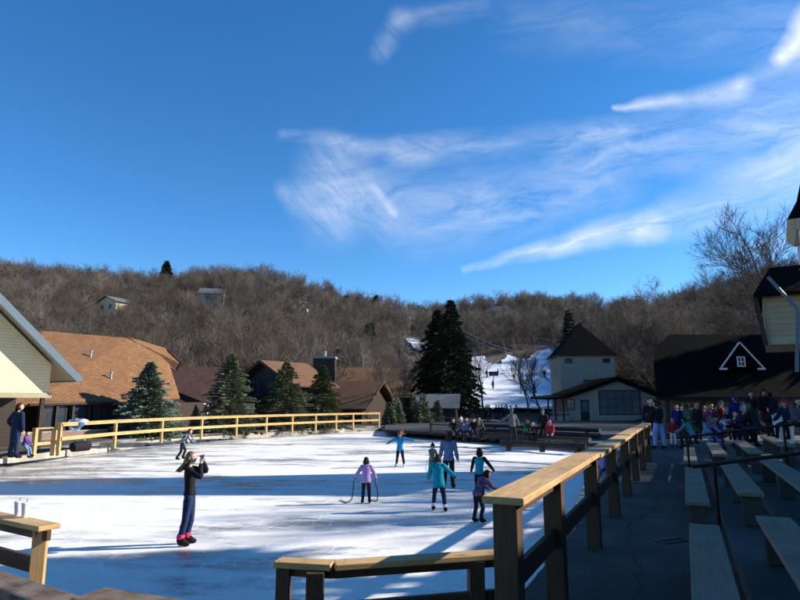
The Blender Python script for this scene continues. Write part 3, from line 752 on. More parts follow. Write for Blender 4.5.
# drain grate in the walkway
p=G(672,541,WZ); base=p; t=thing('drain_grate','small slotted iron drain grate set in the dark walkway','grate',p,yw-R(40))
mb=MB(); mb.box(-.2,-.09,.0,.2,-.075,.012);mb.box(-.2,.075,.0,.2,.09,.012);mb.box(-.2,-.075,.0,-.185,.075,.012);mb.box(.185,-.075,.0,.2,.075,.012); mb.build('frame',M['black_metal'],t)
mb=MB()
for i in range(11): mb.box(-.17+i*.032,-.075,.001,-.156+i*.032,.075,.010)
mb.build('bars',M['iron'],t)
mb=MB(); mb.box(-.184,-.074,.0005,.184,.074,.003); mb.build('pit',M['wood_dark'],t)  # thin dark plate under the bars, coloured as the shade of a pit
# ------------------------------------------------------------------ buildings
def window(par,face,cx,z,w,h,frame,glass,nx=2,ny=2,y=0,yaw=0,fr=.07,name='window'):
    """framed window standing 3 mm proud of a wall; local plane: x along wall, -y outwards, placed with matrix"""
    mb=MB(); d=.05
    mb.box(-w/2-fr,-d,-fr,w/2+fr,-.003,0);mb.box(-w/2-fr,-d,h,w/2+fr,-.003,h+fr);mb.box(-w/2-fr,-d,0,-w/2,-.003,h);mb.box(w/2,-d,0,w/2+fr,-.003,h)
    for i in range(1,nx): mb.box(-w/2+w*i/nx-.02,-d+.01,0,-w/2+w*i/nx+.02,-.02,h)
    for i in range(1,ny):
        zz=h*i/ny
        for k in range(nx):
            mb.box(-w/2+w*k/nx+.02,-d+.012,zz-.02,-w/2+w*(k+1)/nx-.02,-.02,zz+.02)
    o=mb.build(name,frame,par); 
    g=MB(); g.box(-w/2,-.018,0,w/2,-.006,h); go=g.build('pane',glass,o)
    c,s=math.cos(yaw),math.sin(yaw)
    o.location=(cx,y,z); o.rotation_euler=(0,0,yaw); return o
def door(par,cx,y,w,h,mat,yaw=0,glass=None):
    mb=MB(); mb.box(-w/2,-.05,0,w/2,-.003,h); o=mb.build('door',mat,par); o.location=(cx,y,0.02); o.rotation_euler=(0,0,yaw)
    if glass:
        g=MB(); g.box(-w/2+.12,-.06,h*.45,w/2-.12,-.052,h-.15); g.build('pane',glass,o)
    g=MB(); g.ball((w/2-.1,-.08,h*.45),.035,8,6); g.build('handle',M['grey_metal'],o); return o
def house(name,label,cat,loc,yaw,w,d,h,rh,ridge,wallm,roofm,wins=(),doors=(),over=.4,trim=None,group=None,frame=None,glass=None,base=None,chim=None,rt=.14):
    """front face at local y=0 looking to -y, body behind it"""
    t=thing(name,label,cat,loc,yaw,group); frame=frame or M['white_trim']; glass=glass or M['glass']
    mb=MB(); x=w/2
    if ridge=='x':
        prof=[(0,-.6),(d,-.6),(d,h),(d/2,h+rh),(0,h)]
        mb.face([(-x,a,b) for a,b in prof][::-1]); mb.face([(x,a,b) for a,b in prof])
        mb.face([(-x,0,-.6),(x,0,-.6),(x,0,h),(-x,0,h)]); mb.face([(x,d,-.6),(-x,d,-.6),(-x,d,h),(x,d,h)])
    else:
        prof=[(-x,-.6),(x,-.6),(x,h),(0,h+rh),(-x,h)]
        mb.face([(a,0,b) for a,b in prof]); mb.face([(a,d,b) for a,b in prof][::-1])
        mb.face([(-x,d,-.6),(-x,0,-.6),(-x,0,h),(-x,d,h)]); mb.face([(x,0,-.6),(x,d,-.6),(x,d,h),(x,0,h)])
    mb.build('wall',wallm,t)
    r=MB()
    if ridge=='x':
        k=rh/(d/2); e=over; z0=h-k*e+.02; zr=h+rh+.02; X=x+over
        r.slab((-X,-e,z0+rt),(X,-e,z0+rt),(X,d/2,zr+rt),(-X,d/2,zr+rt),rt); r.slab((X,d+e,z0+rt),(-X,d+e,z0+rt),(-X,d/2+.003,zr+rt),(X,d/2+.003,zr+rt),rt)
    else:
        k=rh/(w/2); e=over; z0=h-k*e+.02; zr=h+rh+.02
        r.slab((-x-e,d+over,z0+rt),(-x-e,-over,z0+rt),(-.0015,-over,zr+rt),(-.0015,d+over,zr+rt),rt); r.slab((x+e,-over,z0+rt),(x+e,d+over,z0+rt),(.0015,d+over,zr+rt),(.0015,-over,zr+rt),rt)
    ro=r.build('roof',roofm,t)
    if trim:
        m2=MB()
        if ridge=='y':
            for s in (-1,1):
                m2.beam((s*(x+e),-over-.03,z0+rt*.3),(0+s*.002,-over-.03,zr+rt*.3),.05,.24)
        else:
            m2.beam((-X,-e-.03,z0+.04),(X,-e-.03,z0+.04),.05,.2)
            for sx in (-1,1):
                m2.beam((sx*(X+.03),-e,z0+.04),(sx*(X+.03),d/2,zr+.04),.05,.2)
        m2.build('fascia',trim,t)
    for f,cx,z,ww,hh,*r_ in wins:
        nx,ny=(r_+[2,2])[:2] if r_ else (2,2)
        if f=='f': window(t,f,cx,z,ww,hh,frame,glass,nx,ny,0,0)
        elif f=='r': window(t,f,x,z,ww,hh,frame,glass,nx,ny,cx,R(90))
        else: window(t,f,-x,z,ww,hh,frame,glass,nx,ny,cx,R(-90))
    for f,cx,ww,hh,mt in doors: door(t,cx,0,ww,hh,mt,glass=glass)
    if chim:
        m3=MB(); cx,cy,cw,z1=chim; m3.box(cx-cw/2,cy-cw/2,h,cx+cw/2,cy+cw/2,z1); m3.box(cx-cw/2-.08,cy-cw/2-.08,z1,cx+cw/2+.08,cy+cw/2+.08,z1+.15); m3.build('chimney',M['stone'],t)
    return t
# left cream gabled building: gable wall faces right and towards us
ev=D(80,381,27); # eave tip
gd=Vector((math.cos(R(52)),math.sin(R(52)),0))   # direction along the gable, near-left to far-right
yawL=R(52)
half=6.2; W_=half*2
zE=ev.z; rise=half*.93
orig=ev-gd*(half+0.0)+Vector((0,0,0))   # below the apex on the rake plane
t=thing('cream_lodge','cream lap-sided building with a grey-blue gable edge at the left side','building',(orig.x,orig.y,.42),yawL)
zl=zE-.42; e=.95; k=rise/half
mb=MB(); 
hw=half-e; zw=zl+k*e-.18
mb.face([(-hw,.75,2.35),(hw,.75,2.35),(hw,.75,zw),(0,.75,zl+rise-.18),(-hw,.75,zw)]); mb.face([(hw,.75,2.35),(hw,9,2.35),(hw,9,zw),(hw,.75,zw)]); mb.face([(-hw,.75,2.35),(hw,.75,2.35),(hw,9,2.35),(-hw,9,2.35)][::-1])
mb.face([(-hw,9,0),(hw,9,0),(hw,9,zw),(0,9,zl+rise-.18),(-hw,9,zw)][::-1]); mb.face([(-hw,9,0),(-hw,.75,0),(-hw,.75,zw),(-hw,9,zw)])
mb.build('wall',M['cream'],t)
mb=MB(); mb.box(-hw-.01,4.2,-.2,hw-.02,4.4,2.35); mb.build('back_wall',M['brown_side'],t)
mb=MB(); mb.box(-hw,.7,2.2,hw+.1,.95,2.42); mb.build('beam',M['cream_v'],t)
for px_ in (hw-.2,hw-3.6):
    mb=MB(); mb.box(px_-.08,.75,-.2,px_+.08,.91,2.2); mb.build('post',M['wood_dark'],t)
r=MB(); rt=.16
r.slab((half,0,zl+rt),(half,10,zl+rt),(0.002,10,zl+rise+rt),(0.002,0,zl+rise+rt),rt*.5)
r.slab((-half,10,zl+rt),(-half,0,zl+rt),(-.002,0,zl+rise+rt),(-.002,10,zl+rise+rt),rt*.5); r.build('roof',M['shingle_dark'],t)
r=MB()
r.slab((half,.05,zl+rt*.5-.004),(half,9.9,zl+rt*.5-.004),(0.002,9.9,zl+rise+rt*.5-.004),(0.002,.05,zl+rise+rt*.5-.004),.06)
r.slab((-half,9.9,zl+rt*.5-.004),(-half,.05,zl+rt*.5-.004),(-.002,.05,zl+rise+rt*.5-.004),(-.002,9.9,zl+rise+rt*.5-.004),.06); r.build('soffit',M['soffit'],t)
r=MB()
for s in (1,-1): r.beam((s*half,-.03,zl+.02),(s*.003,-.03,zl+rise+.02),.05,.3,up=(0,0,1))
r.build('fascia',M['grey_trim'],t)
r=MB(); r.beam((half+.06,-.02,zl+.05),(half+.06,9.9,zl+.05),.1,.13); r.build('gutter',M['grey_trim'],t)
# orange roofed building behind
def zpx(px,py,Y): return D(px,py,Y).z
a=D(30,404,33);b=D(127,402,38);c=D(128,338,46);d_=D(45,331,42)
t=thing('orange_roof_lodge','long building with a big orange-brown shingle roof and dark glazed porch','building',(a.x,a.y,.42))
base=Vector((a.x,a.y,.42)); mb=MB()
mb.slab(a,b,c,d_,.14); r1=D(-60,405,30); r2=D(-40,331,42)
mb.slab(r1,a,d_,r2,.14)
mb.slab(b,D(180,398,44),D(165,350,48),c,.14)
mb.slab(c,D(165,349,48),D(181,364,47),D(176,372,46.8),.1)
o=mb.build('roof',M['shingle_orange'],t,base)
mb=MB(); ins=Vector((.3,.9,-.1))
zz=.3
q=[a+ins,b+ins]; mb.face([(q[0].x-6,q[0].y-2,zz),(q[1].x,q[1].y,zz),(q[1].x,q[1].y,b.z-.05),(q[0].x-6,q[0].y-2,a.z-.05)]);
mb.face([(q[1].x,q[1].y,zz),(q[1].x+1.6,47,zz),(q[1].x+1.6,47,b.z),(q[1].x,q[1].y,b.z-.05)])
mb.face([(q[0].x-6,47,zz),(q[1].x+1.6,47,zz),(q[1].x+1.6,47,b.z),(q[0].x-6,47,D(45,331,42).z-.9)][::-1])
mb.build('wall',M['brown_side'],t,base)
dr=(b-a); dr.z=0; L=dr.length; dn=dr.normalized(); yw2=math.atan2(dn.y,dn.x)
for i in range(6):
    p=q[0]+dn*(.6+i*1.45)
    o=window(t,'f',0,0,1.15,1.5,M['wood_dark'],M['glass'],2,1); o.location=Vector((p.x,p.y,.95))-base; o.rotation_euler=(0,0,yw2)
mb=MB()
for i in range(7):
    p=a+dn*(.25+i*L/6.2)+Vector((.1,.35,0)); mb=MB(); mb.post(p,.13,.35,a.z-.12+(b.z-a.z)*i/6.2,yw2); mb.build('porch_post',M['wood_dark'],t,base)
for fx,fy in ((.2,.35),(.55,.6),(.8,.3)):
    pa=a.lerp(b,fx).lerp(d_.lerp(c,fx),fy); mb=MB(); mb.tube([pa+Vector((0,0,-.1)),pa+Vector((0,0,.45))],.07,8); mb.tube([pa+Vector((0,0,.45)),pa+Vector((0,0,.5)),pa+Vector((0,0,.56))],[.13,.13,.03],8); mb.build('roof_vent',M['grey_metal'],t,base)
mb=MB(); mb.beam(a+Vector((0,-.06,-.03)),b+Vector((0,-.06,-.03)),.12,.12); mb.build('gutter',M['wood_dark'],t,base); mb=MB()

lw=thing('brick_planter','low brick wall under the orange roofed porch','wall',(0,0,0)); 
mb.beam(Vector((a.x+.2,a.y-1.6,.62)),Vector((a.x+.2,a.y-1.6,.62))+dn*5.2,.3,.45); mb.build('wall',M['brick'],lw)
mb=MB(); mb.beam(Vector((a.x+.2,a.y-1.6,.87)),Vector((a.x+.2,a.y-1.6,.87))+dn*5.2,.36,.05); mb.build('coping',M['curb'],lw)
# dark roof beyond it
p0=D(120,408,42);p1=D(238,408,50);p2=D(225,367,56);p3=D(131,366,48)
t=thing('dark_roof_hall','building with a dark red-brown shingle roof behind the leftmost spruce','building',(p0.x,p0.y,.42)); base=Vector((p0.x,p0.y,.42))
mb=MB(); mb.slab(p0,p1,p2,p3,.14); back=Vector((-1.5,7,0)); bz=lambda v,z:Vector((v.x,v.y,z))
mb.slab(bz(p1+back*1.7,p1.z),bz(p0+back*1.7,p0.z),p3+Vector((0,.02,0)),p2+Vector((0,.02,0)),.14); mb.build('roof',M['shingle_dark'],t,base)
mb=MB(); i1=Vector((.2,.7,0)); a1=p0+i1;b1=p1+i1
mb.face([bz(a1,.2),bz(b1,.2),bz(b1,b1.z-.1),bz(a1,a1.z-.1)]); mb.face([bz(b1,.2),bz(b1+back*1.5,.2),bz(b1+back*1.5,p1.z-.1),bz(p2,p2.z-.2),bz(b1,b1.z-.1)]); mb.face([bz(a1,.2),bz(a1+back*1.5,.2),bz(a1+back*1.5,p0.z-.1),bz(p3,p3.z-.2),bz(a1,a1.z-.1)][::-1])
mb.build('wall',M['brown_side'],t,base)
dr=(p1-p0); dr.z=0; dn=dr.normalized(); yw3=math.atan2(dn.y,dn.x)
for i in range(5):
    p=a1+dn*(1.2+i*2.3); o=window(t,'f',0,0,1.5,1.1,M['white_trim'] if i==2 else M['wood_dark'],M['glass'],2,1); o.location=Vector((p.x,p.y,1.2))-base; o.rotation_euler=(0,0,yw3)
# snow-topped picnic table in front of it
p=G(202,427,.42); p=Vector((p.x*.93,40.5,.42))
t=thing('picnic_table','pale topped table between the two left spruces, behind the fence','table',p,R(20))
mb=MB(); mb.box(-1.0,-.4,.72,1.0,.4,.78); mb.build('top',M['white_trim'],t)
for s in (-1,1):
    mb=MB(); mb.box(-1,s*.7-.13,.42,1,s*.7+.13,.46); mb.build('seat',M['wood_bench'],t); mb=MB(); mb.beam((s*.7,-.75,0),(s*.7,.3,.72),.06,.08); mb.beam((s*.76,.75,0),(s*.76,-.3,.72),.05,.08); mb.build('leg',M['wood_dark'],t)
# brown gabled house
p=D(243,412,58)
house('gabled_house','dark brown gabled house with a brown roof behind the second spruce','house',(p.x+2.2,57,.42),R(-38),8.0,4.6,3.7,2.1,'y',M['brown_side'],M['shingle_brown'],[('f',-1.6,2.7,1.3,1.2),('f',1.4,2.7,1.3,1.2),('f',-1.6,.8,1.2,1.3),('r',3,1.2,1.4,1.2)],over=.7,trim=M['wood_dark'],frame=M['grey_trim'])
p=D(325,412,62)
house('low_roofed_house','low building with a long brown shingle roof stepping down to the right','house',(p.x-.5,60,.42),R(-20),9.5,8,1.7,2.4,'x',M['brown_board'],M['shingle_brown'],[('f',-2.5,.5,1.2,.9),('f',1,.5,1.2,.9)],over=.7,trim=M['wood_dark'])
# chimney block and long barn
p=D(325,360,72); t=thing('dark_chimney_block','black boarded chimney tower rising between the brown roofs','tower',(p.x,72,.42)); zt=D(325,357,72).z-.42
mb=MB(); mb.box(-1.25,-1.1,-.3,1.25,1.1,zt-.25); mb.build('wall',M['wood_dark'],t)
mb=MB(); mb.box(-1.38,-1.25,zt-.25,1.38,1.25,zt); mb.build('cap',M['grey_side'],t)
mb=MB(); mb.tube([(0,0,zt),(0,0,zt+.7)],.14,10); mb.build('flue',M['grey_metal'],t)
p=D(345,412,80); 
house('long_barn','long barn with a brown boarded upper slope and black shaded wall below the wooded hill','barn',(p.x+1.0,78,.42),R(4),15,9,3.0,3.6,'x',M['wood_dark'],M['shingle_brown'],[('f',-3,1.0,1.4,1.2),('f',3,1.0,1.4,1.2)],over=.6)
bpy.data.objects['long_barn'].children[1].data.materials[0]=siding('brown_metal_roof',(.13,.075,.05),.4,True,.6)
# small vent stack seen at (340,393)
# grey roofed hut left of the slope
p=D(440,413,66); house('grey_roof_hut','low grey roofed hut beneath the tallest fir','hut',(p.x-.7,64,.42),R(-8),4.4,5,1.5,1.3,'x',M['brown_side'],M['shingle_grey'],[('f',-1,.55,.9,.7)],over=.4)
# ------------------------------------------------------------------ tower building
Y=76; a=D(560,414,Y); wT=D(613.5,354,Y).x-D(560.5,354,Y).x; cx=D(587,354,Y).x; ze=zpx(587,354.5,Y)-.42; za=zpx(587,323,Y+wT/2)-.42
t=thing('pyramid_roof_tower','square beige tower with a steep black pyramid roof beyond the plaza','tower',(cx,Y,.42),R(-3))
x=wT/2
mb=MB(); mb.box(-x,0,-.5,x,wT,ze); mb.build('wall',M['beige'],t)
mb=MB(); e=.35; c_=(0,wT/2,za); zb=ze-.02
P4=[(-x-e,-e,zb),(x+e,-e,zb),(x+e,wT+e,zb),(-x-e,wT+e,zb)]
for i in range(4): mb.face([P4[i],P4[(i+1)%4],c_])
mb.face(P4[::-1]); mb.build('roof',M['shingle_black'],t)
mb=MB()
for i in range(4): mb.beam(Vector(P4[i])-Vector((0,0,.05)),Vector(P4[(i+1)%4])-Vector((0,0,.05)),.06,.14)
mb.build('eaves_trim',M['wood_dark'],t)
for xx in (-x+1.0,x-1.0): window(t,'f',xx,ze-1.0,.75,.45,M['wood_dark'],M['glass'],1,1)
window(t,'f',-.1,ze-4.35,.95,1.1,M['wood_dark'],M['glass_sky'],2,1)
# lodge in front with wide gable
Yf=68; zl=lambda px,py:zpx(px,py,Yf)-.42
gc=D(616,376,Yf).x; lx=D(545,393,Yf).x; rx=D(665,398,Yf).x; zap=zl(616,376.5)
t=thing('window_lodge','low beige lodge with black roof and big gridded window, in front of the tower','building',(gc,Yf,.42))
zL=zl(570,395); zR=zl(664,396.5); XL=D(566,395,Yf).x-gc; XR=rx-gc
mb=MB(); mb.face([(XL+.3,0,-.3),(XR-.3,0,-.3),(XR-.3,0,zR-.1),(0,0,zap-.3),(XL+.3,0,zL-.0)]); mb.face([(XR-.3,0,-.3),(XR-.3,7,-.3),(XR-.3,7,zR-.1),(XR-.3,0,zR-.1)]); mb.face([(XL+.3,7,-.3),(XL+.3,0,-.3),(XL+.3,0,zL),(XL+.3,7,zL)]); mb.build('wall',M['beige'],t)
mb=MB(); mb.slab((0,-.6,zap),(XR,-.6,zR),(XR,7.6,zR),(0,7.6,zap),.42); mb.slab((XL,-.6,zL+.08),(-.002,-.6,zap),(-.002,7.6,zap),(XL,7.6,zL+.08),.42)
mb.slab((lx-gc,-1.2,zL-.35),(XL-.005,-1.2,zL-.1),(XL-.005,7.6,zL+.1),(lx-gc,7.6,zL-.15),.2); mb.build('roof',M['shingle_black'],t)
wx0=D(599,390,Yf).x-gc; wx1=D(639,390,Yf).x-gc; wz0=zl(610,414); wz1=zl(610,391)
window(t,'f',(wx0+wx1)/2,wz0,wx1-wx0,wz1-wz0,M['wood_dark'],M['glass_sky'],5,3,name='big_window',fr=.1)
dx=D(585,410,Yf).x-gc; door(t,dx,0,.95,zl(585,400),M['wood_dark'],glass=M['glass_sky'])
window(t,'f',D(571,410,Yf).x-gc,zl(571,409),.8,1.0,M['wood_dark'],M['glass_sky'],2,2); window(t,'f',D(657,410,Yf).x-gc,zl(657,409),.6,.7,M['wood_dark'],M['glass_sky'],1,1)
mb=MB()
for px in (546,553,561): 
    xx=D(px,400,Yf).x-gc; mb=MB(); mb.box(xx-.08,-1.0,-.2,xx+.08,-.84,zL-.3); mb.build('porch_post',M['wood_dark'],t)
mb=MB(); mb.box(lx-gc+.2,-1.0,.9,XL,-.92,1.0); mb.box(lx-gc+.2,-1.0,-.2,XL,-.9,.55); mb.build('porch_rail',M['beige'],t)
# brown roofed wing right of the tower
p=D(632,385,80); house('brown_roof_wing','building with a brown roof tucked between the tower and the black roofed hall','building',(p.x+1.5,78,.42),R(0),7.5,7,5.0,1.6,'x',M['beige'],M['shingle_brown'],[('f',2.0,1.2,1.0,1.2)],over=.4)
# ------------------------------------------------------------------ black roofed hall
YH=32.5; e0=D(656,397,YH); e1=D(830,402,YH); rl=D(669,334.5,YH+3.2); ze=e0.z
t=thing('black_roof_hall','long hall with a huge black roof and a white-trimmed front gable behind the crowd','building',(e0.x,YH,WZ-.05)); base=Vector((e0.x,YH,WZ-.05))
L=12.5; X0=0; zr=rl.z-base.z; z0=ze-base.z; 
mb=MB(); xl=D(658,352,YH+4.0).x-e0.x
DR=3.2; f_=.72; kx=e0.x/YH; rx_=rl.x-e0.x; xm=kx*DR*f_+.02; zm=z0+(zr-z0)*f_; bx_=kx*2*DR+.1
mb.face([(0,0,z0),(L,0,z0),(L,DR,zr),(rx_,DR,zr),(xm,DR*f_,zm)]); mb.face([(L,2*DR,z0),(bx_,2*DR,z0),(bx_-.2,DR*(2-f_),zm),(rx_+.02,DR,zr),(L,DR,zr)]); mb.face([(xm,DR*f_,zm),(rx_,DR,zr),(bx_-.2,DR*(2-f_),zm)]); mb.face([(0,0,z0),(xm,DR*f_,zm),(bx_-.2,DR*(2-f_),zm),(bx_,2*DR,z0)]); mb.face([(0,0,z0),(bx_,2*DR,z0),(L,2*DR,z0),(L,0,z0)])
mb.build('roof',M['shingle_black'],t)
mb=MB(); mb.prism([(.35,1.5),(L-.2,1.5),(L-.2,6.2),(bx_+.2,6.2)],-.3,z0-.02); mb.build('wall',M['stone'],t)
mb=MB(); mb.box(-.03,-.1,z0-.19,L,.0-.003,z0-.02); mb.build('gutter',M['black_metal'],t)
# dormer gable with white trim
gy=.9; 
gx0=D(720.5,367.5,YH+gy).x-e0.x; gx1=D(763.5,369,YH+gy).x-e0.x; gxa=(gx0+gx1)/2-.03; gz0=D(741,368,YH+gy).z-base.z; gz1=D(741,342.5,YH+gy).z-base.z
mb=MB(); mb.face([(gx0,gy,gz0-.04),(gx1,gy,gz0-.04),(gx1,gy,gz0),(gxa,gy,gz1),(gx0,gy,gz0)]);
mb.face([(gx0,gy,gz0),(gxa,gy,gz1),(gxa,gy+4,gz1)]);mb.face([(gx1,gy,gz0),(gxa,gy+4,gz1),(gxa,gy,gz1)]); dg=mb.build('dormer',M['shingle_black'],t)
mb=MB(); 
for xx in (gx0,gx1): mb.beam((xx,gy-.04,gz0),(gxa+(.02 if xx>gxa else -.02),gy-.04,gz1),.06,.065)
mb.box(gx0-.08,gy-.07,gz0-.1,gx0+.35,gy-.01,gz0);mb.box(gx1-.35,gy-.07,gz0-.1,gx1+.08,gy-.01,gz0); mb.build('dormer_trim',M['white_trim'],dg)
window(dg,'f',gxa,gz0+.12,.34,.46,M['white_trim'],M['glass'],2,2,gy-.003,0,fr=.05)
for i,(px,w,h,zb) in enumerate(((697,1.5,.55,1.45),(727,1.1,.5,1.5),(742,1.1,.6,1.5),(770,1.2,.8,1.2))):
    window(t,'f',D(px,410,YH+1.5).x-e0.x,zb-WZ+.4,w,h,M['grey_side'],M['glass_sky'],2,1,1.5)
for px in (668,704,716,735,752,775):
    mb=MB(); xx=D(px,410,YH+.2).x-e0.x; mb.box(xx-.09,.15,-.2,xx+.09,.33,z0-.02); mb.build('porch_post',M['wood_dark'],t)
# ------------------------------------------------------------------ cream upper storey and belfry at the right edge
Yc=20.5
c0=D(767,345,Yc);c1=D(767,297,Yc);c2=D(850,345,Yc)
t=thing('cream_upper_storey','cream sided upper storey with a black roof jutting in at the right edge','building',(c0.x,Yc,WZ),R(-31)); base=Vector((c0.x,Yc,WZ)); RI=Matrix.Rotation(R(31),3,'Z')
w_=5.0; zb=c0.z-WZ; ze=c1.z-WZ; dz=D(762,337,Yc).z-WZ
mb=MB(); mb.box(0,0,dz,w_,3.6,ze); mb.build('wall',M['cream_v'] if 0 else siding('cream_board_siding',(.42,.31,.17),.2),t)
mb=MB(); mb.box(-.02,-.03,zb,w_+.02,3.62,dz-.002); mb.build('skirt_panel',M['cream_v'],t)
mb=MB(); mb.slab((-.25,-.45,ze+.05),(w_,-.45,ze+.05),(w_,1.8,ze+1.35),(.35,1.8,ze+1.35),.12); mb.slab((w_,4.0,ze+.05),(-.25,4.0,ze+.05),(.35,1.805,ze+1.35),(w_,1.805,ze+1.35),.12); mb.slab((-.25,4.0,ze+.05),(-.25,-.45,ze+.05),(.345,1.8,ze+1.35),(.345,1.803,ze+1.35),.1); mb.build('roof',M['shingle_black'],t)
mb=MB(); mb.beam((-.2,-.12,ze+.0),(-.03,-.12,zb-.02),.1,.14); mb.build('corner_board',M['wood_dark'],t)
d1=RI@(D(768,277,Yc-1.2)-base); d2=RI@(D(797,309,Yc-1.5)-base); d3=RI@(D(797,372,Yc-1.5)-base)
mb=MB(); mb.tube([d1,d2,d2-Vector((0,0,.15)),d3],.055,8); mb.build('downspout',M['grey_trim'],t)
mb=MB(); mb.box(1.15,-.62,-.05,1.45,-.32,zb-.004) ; mb.box(1.05,-.72,zb-1.1,1.55,-.22,zb-.95); mb.box(1.0,-.77,zb-.35,1.6,-.17,zb-.2); mb.build('column',M['white_trim'],t)
# side wing above the seats, beyond the right edge of the frame: its eave shades the seats
t=thing('stand_roof','long low roofed stand building along the right side of the seats','building',TN(-6,3.9,WZ))
base=TN(-6,3.9,WZ)
mb=MB()
def tn(t_,n_,z_): return TN(t_,n_,z_)
mb.slab(tn(17.2,3.6,4.2),tn(-6,3.6,4.2),tn(-6,6.3,6.05),tn(17.2,6.3,6.05),.12); mb.slab(tn(-6,9,4.2),tn(17.2,9,4.2),tn(17.2,6.303,6.05),tn(-6,6.303,6.05),.12); mb.build('roof',M['shingle_black'],t,base)
mb=MB(); 
mb.face([tn(-6,4.2,.8),tn(-6,4.2,4.3),tn(17,4.2,4.3),tn(17,4.2,.8)]);mb.face([tn(-6,8.5,.8),tn(17,8.5,.8),tn(17,8.5,4.25),tn(-6,8.5,4.25)]);mb.face([tn(17,4.2,.8),tn(17,4.2,4.3),tn(17,6.3,5.7),tn(17,8.5,4.3),tn(17,8.5,.8)]);mb.face([tn(-6,4.2,.8),tn(-6,8.5,.8),tn(-6,8.5,4.3),tn(-6,6.3,5.7),tn(-6,4.2,4.3)]); mb.build('wall',M['brown_side'],t,base)
# belfry
Yb=21.5; bx=D(842,230,Yb).x; b=lambda px,py:D(px,py,Yb)
t=thing('belfry','shingled belfry spire on a cream eave at the right edge of the photo','spire',(bx,Yb,WZ),R(-32)); base=Vector((bx,Yb,WZ))
ez=b(780,224).z-WZ; hw=(bx-b(782,224).x)*.78; az=b(842,78).z-WZ; mz=b(790,205).z-WZ; mw=(bx-b(790,205).x)*.74
def pyr(m,w0,z0,w1,z1):
    A=[(-w0,-w0,z0),(w0,-w0,z0),(w0,w0,z0),(-w0,w0,z0)];B=[(-w1,-w1,z1),(w1,-w1,z1),(w1,w1,z1),(-w1,w1,z1)]
    for i in range(4): j=(i+1)%4; m.face([A[i],A[j],B[j],B[i]])
mb=MB(); pyr(mb,hw,ez,mw,mz); pyr(mb,mw,mz,.05,az); mb.build('roof',M['shingle_black'],t)
mb=MB(); pyr(mb,hw-.25,ez-.35,hw,ez-.003); pyr(mb,.35,ez-.36,hw-.25,ez-.35); mb.build('soffit',M['soffit'],t)
fz=b(800,272).z-WZ
for sx in (-1,1):
    for sy in (-1,1): mb=MB(); mb.box(sx*(hw-.42)-.09,sy*(hw-.42)-.09,fz,sx*(hw-.42)+.09,sy*(hw-.42)+.09,ez-.36); mb.build('frame_post',M['white_trim'],t)
    mb=MB(); mb.beam((sx*(hw-.42),-(hw-.5),ez-1.3),(sx*.2,-(hw-.5),ez-.4),.08,.1); mb.build('brace',M['white_trim'],t)
mb=MB(); mb.box(-hw+.2,-hw+.2,ez-2.3,hw-.2,hw-.2,fz-.002); mb.build('base_box',M['cream'],t)
mb=MB(); mb.box(-hw+.3,-hw+.3,-.2,hw-.3,hw-.3,ez-2.302); mb.build('shaft',M['stone'],t)
# tower added out of the frame to cast the long shadow across the ice
t=thing('stone_tower','tall square stone tower behind the stand building','tower',(20.5,23.8,.3),R(8))
mb=MB(); mb.box(-1.15,-1.3,-.3,1.15,1.3,15.2); mb.build('wall',M['stone'],t)
mb=MB(); pyr(mb,1.5,15.2,.05,18.0); mb.build('roof',M['shingle_black'],t)
# houses on the hillside
def hill_house(px,py,Y,yaw,w,d,h,rh,ridge,wm,rm,label,wins):
    p=D(px,py,Y); z=min(terr(p.x,Y),p.z+1.0); 
    z=max(terr(p.x,Y)+.5,min(p.z,terr(p.x,Y)+1.2))
    return house('hillside_house',label,'house',(p.x,Y,z),yaw,w,d,h,rh,ridge,wm,rm,wins,over=.5)
hill_house(107,301,150,R(-25),6.5,7,3.0,1.4,'y',M['cream'],M['shingle_grey'],'cream two storey house alone in the wood on the left hill',[('f',-1.6,1.2,1,1.1),('f',1.4,1.2,1,1.1),('r',3,1.2,1.2,1.1)])
hill_house(211,306,165,R(10),6.5,6,3.2,1.8,'x',M['grey_side'],M['shingle_grey'],'grey house with a dark window band below the rounded ridge',[('f',0,1.2,3.2,1.5,4,1),('r',3,1,1.2,1.2)])
hill_house(303,324,170,R(0),2.2,3,2.2,1,'y',M['white_trim'],M['shingle_grey'],'tiny white cabin in the middle of the left wood',[('f',0,.8,.8,.8)])
hill_house(497,320,200,R(-10),7,6,3.0,2.0,'x',M['grey_side'],M['shingle_grey'],'dark blue-grey house just under the skyline above the ski slope',[('f',-1.5,1,1.2,1.2),('f',1.5,1,1.2,1.2)])
hill_house(752,336,110,R(15),5.5,5,2.4,1.4,'x',M['grey_side'],M['shingle_grey'],'small pale house glimpsed above the black roof on the right hill',[('f',-1,.8,1,1),('f',1.2,.8,1,1)])
hill_house(85,273,190,R(0),4,4,2,1.2,'y',M['tan'],M['shingle_brown'],'tiny tan house by the left skyline',[('f',0,.6,.9,.9)])
hill_house(141,301,185,R(0),6,5,2.4,1.3,'x',M['grey_side'],M['shingle_grey'],'dim grey house half hidden in the wood beside the cream one',[('f',0,.8,1.4,1)])
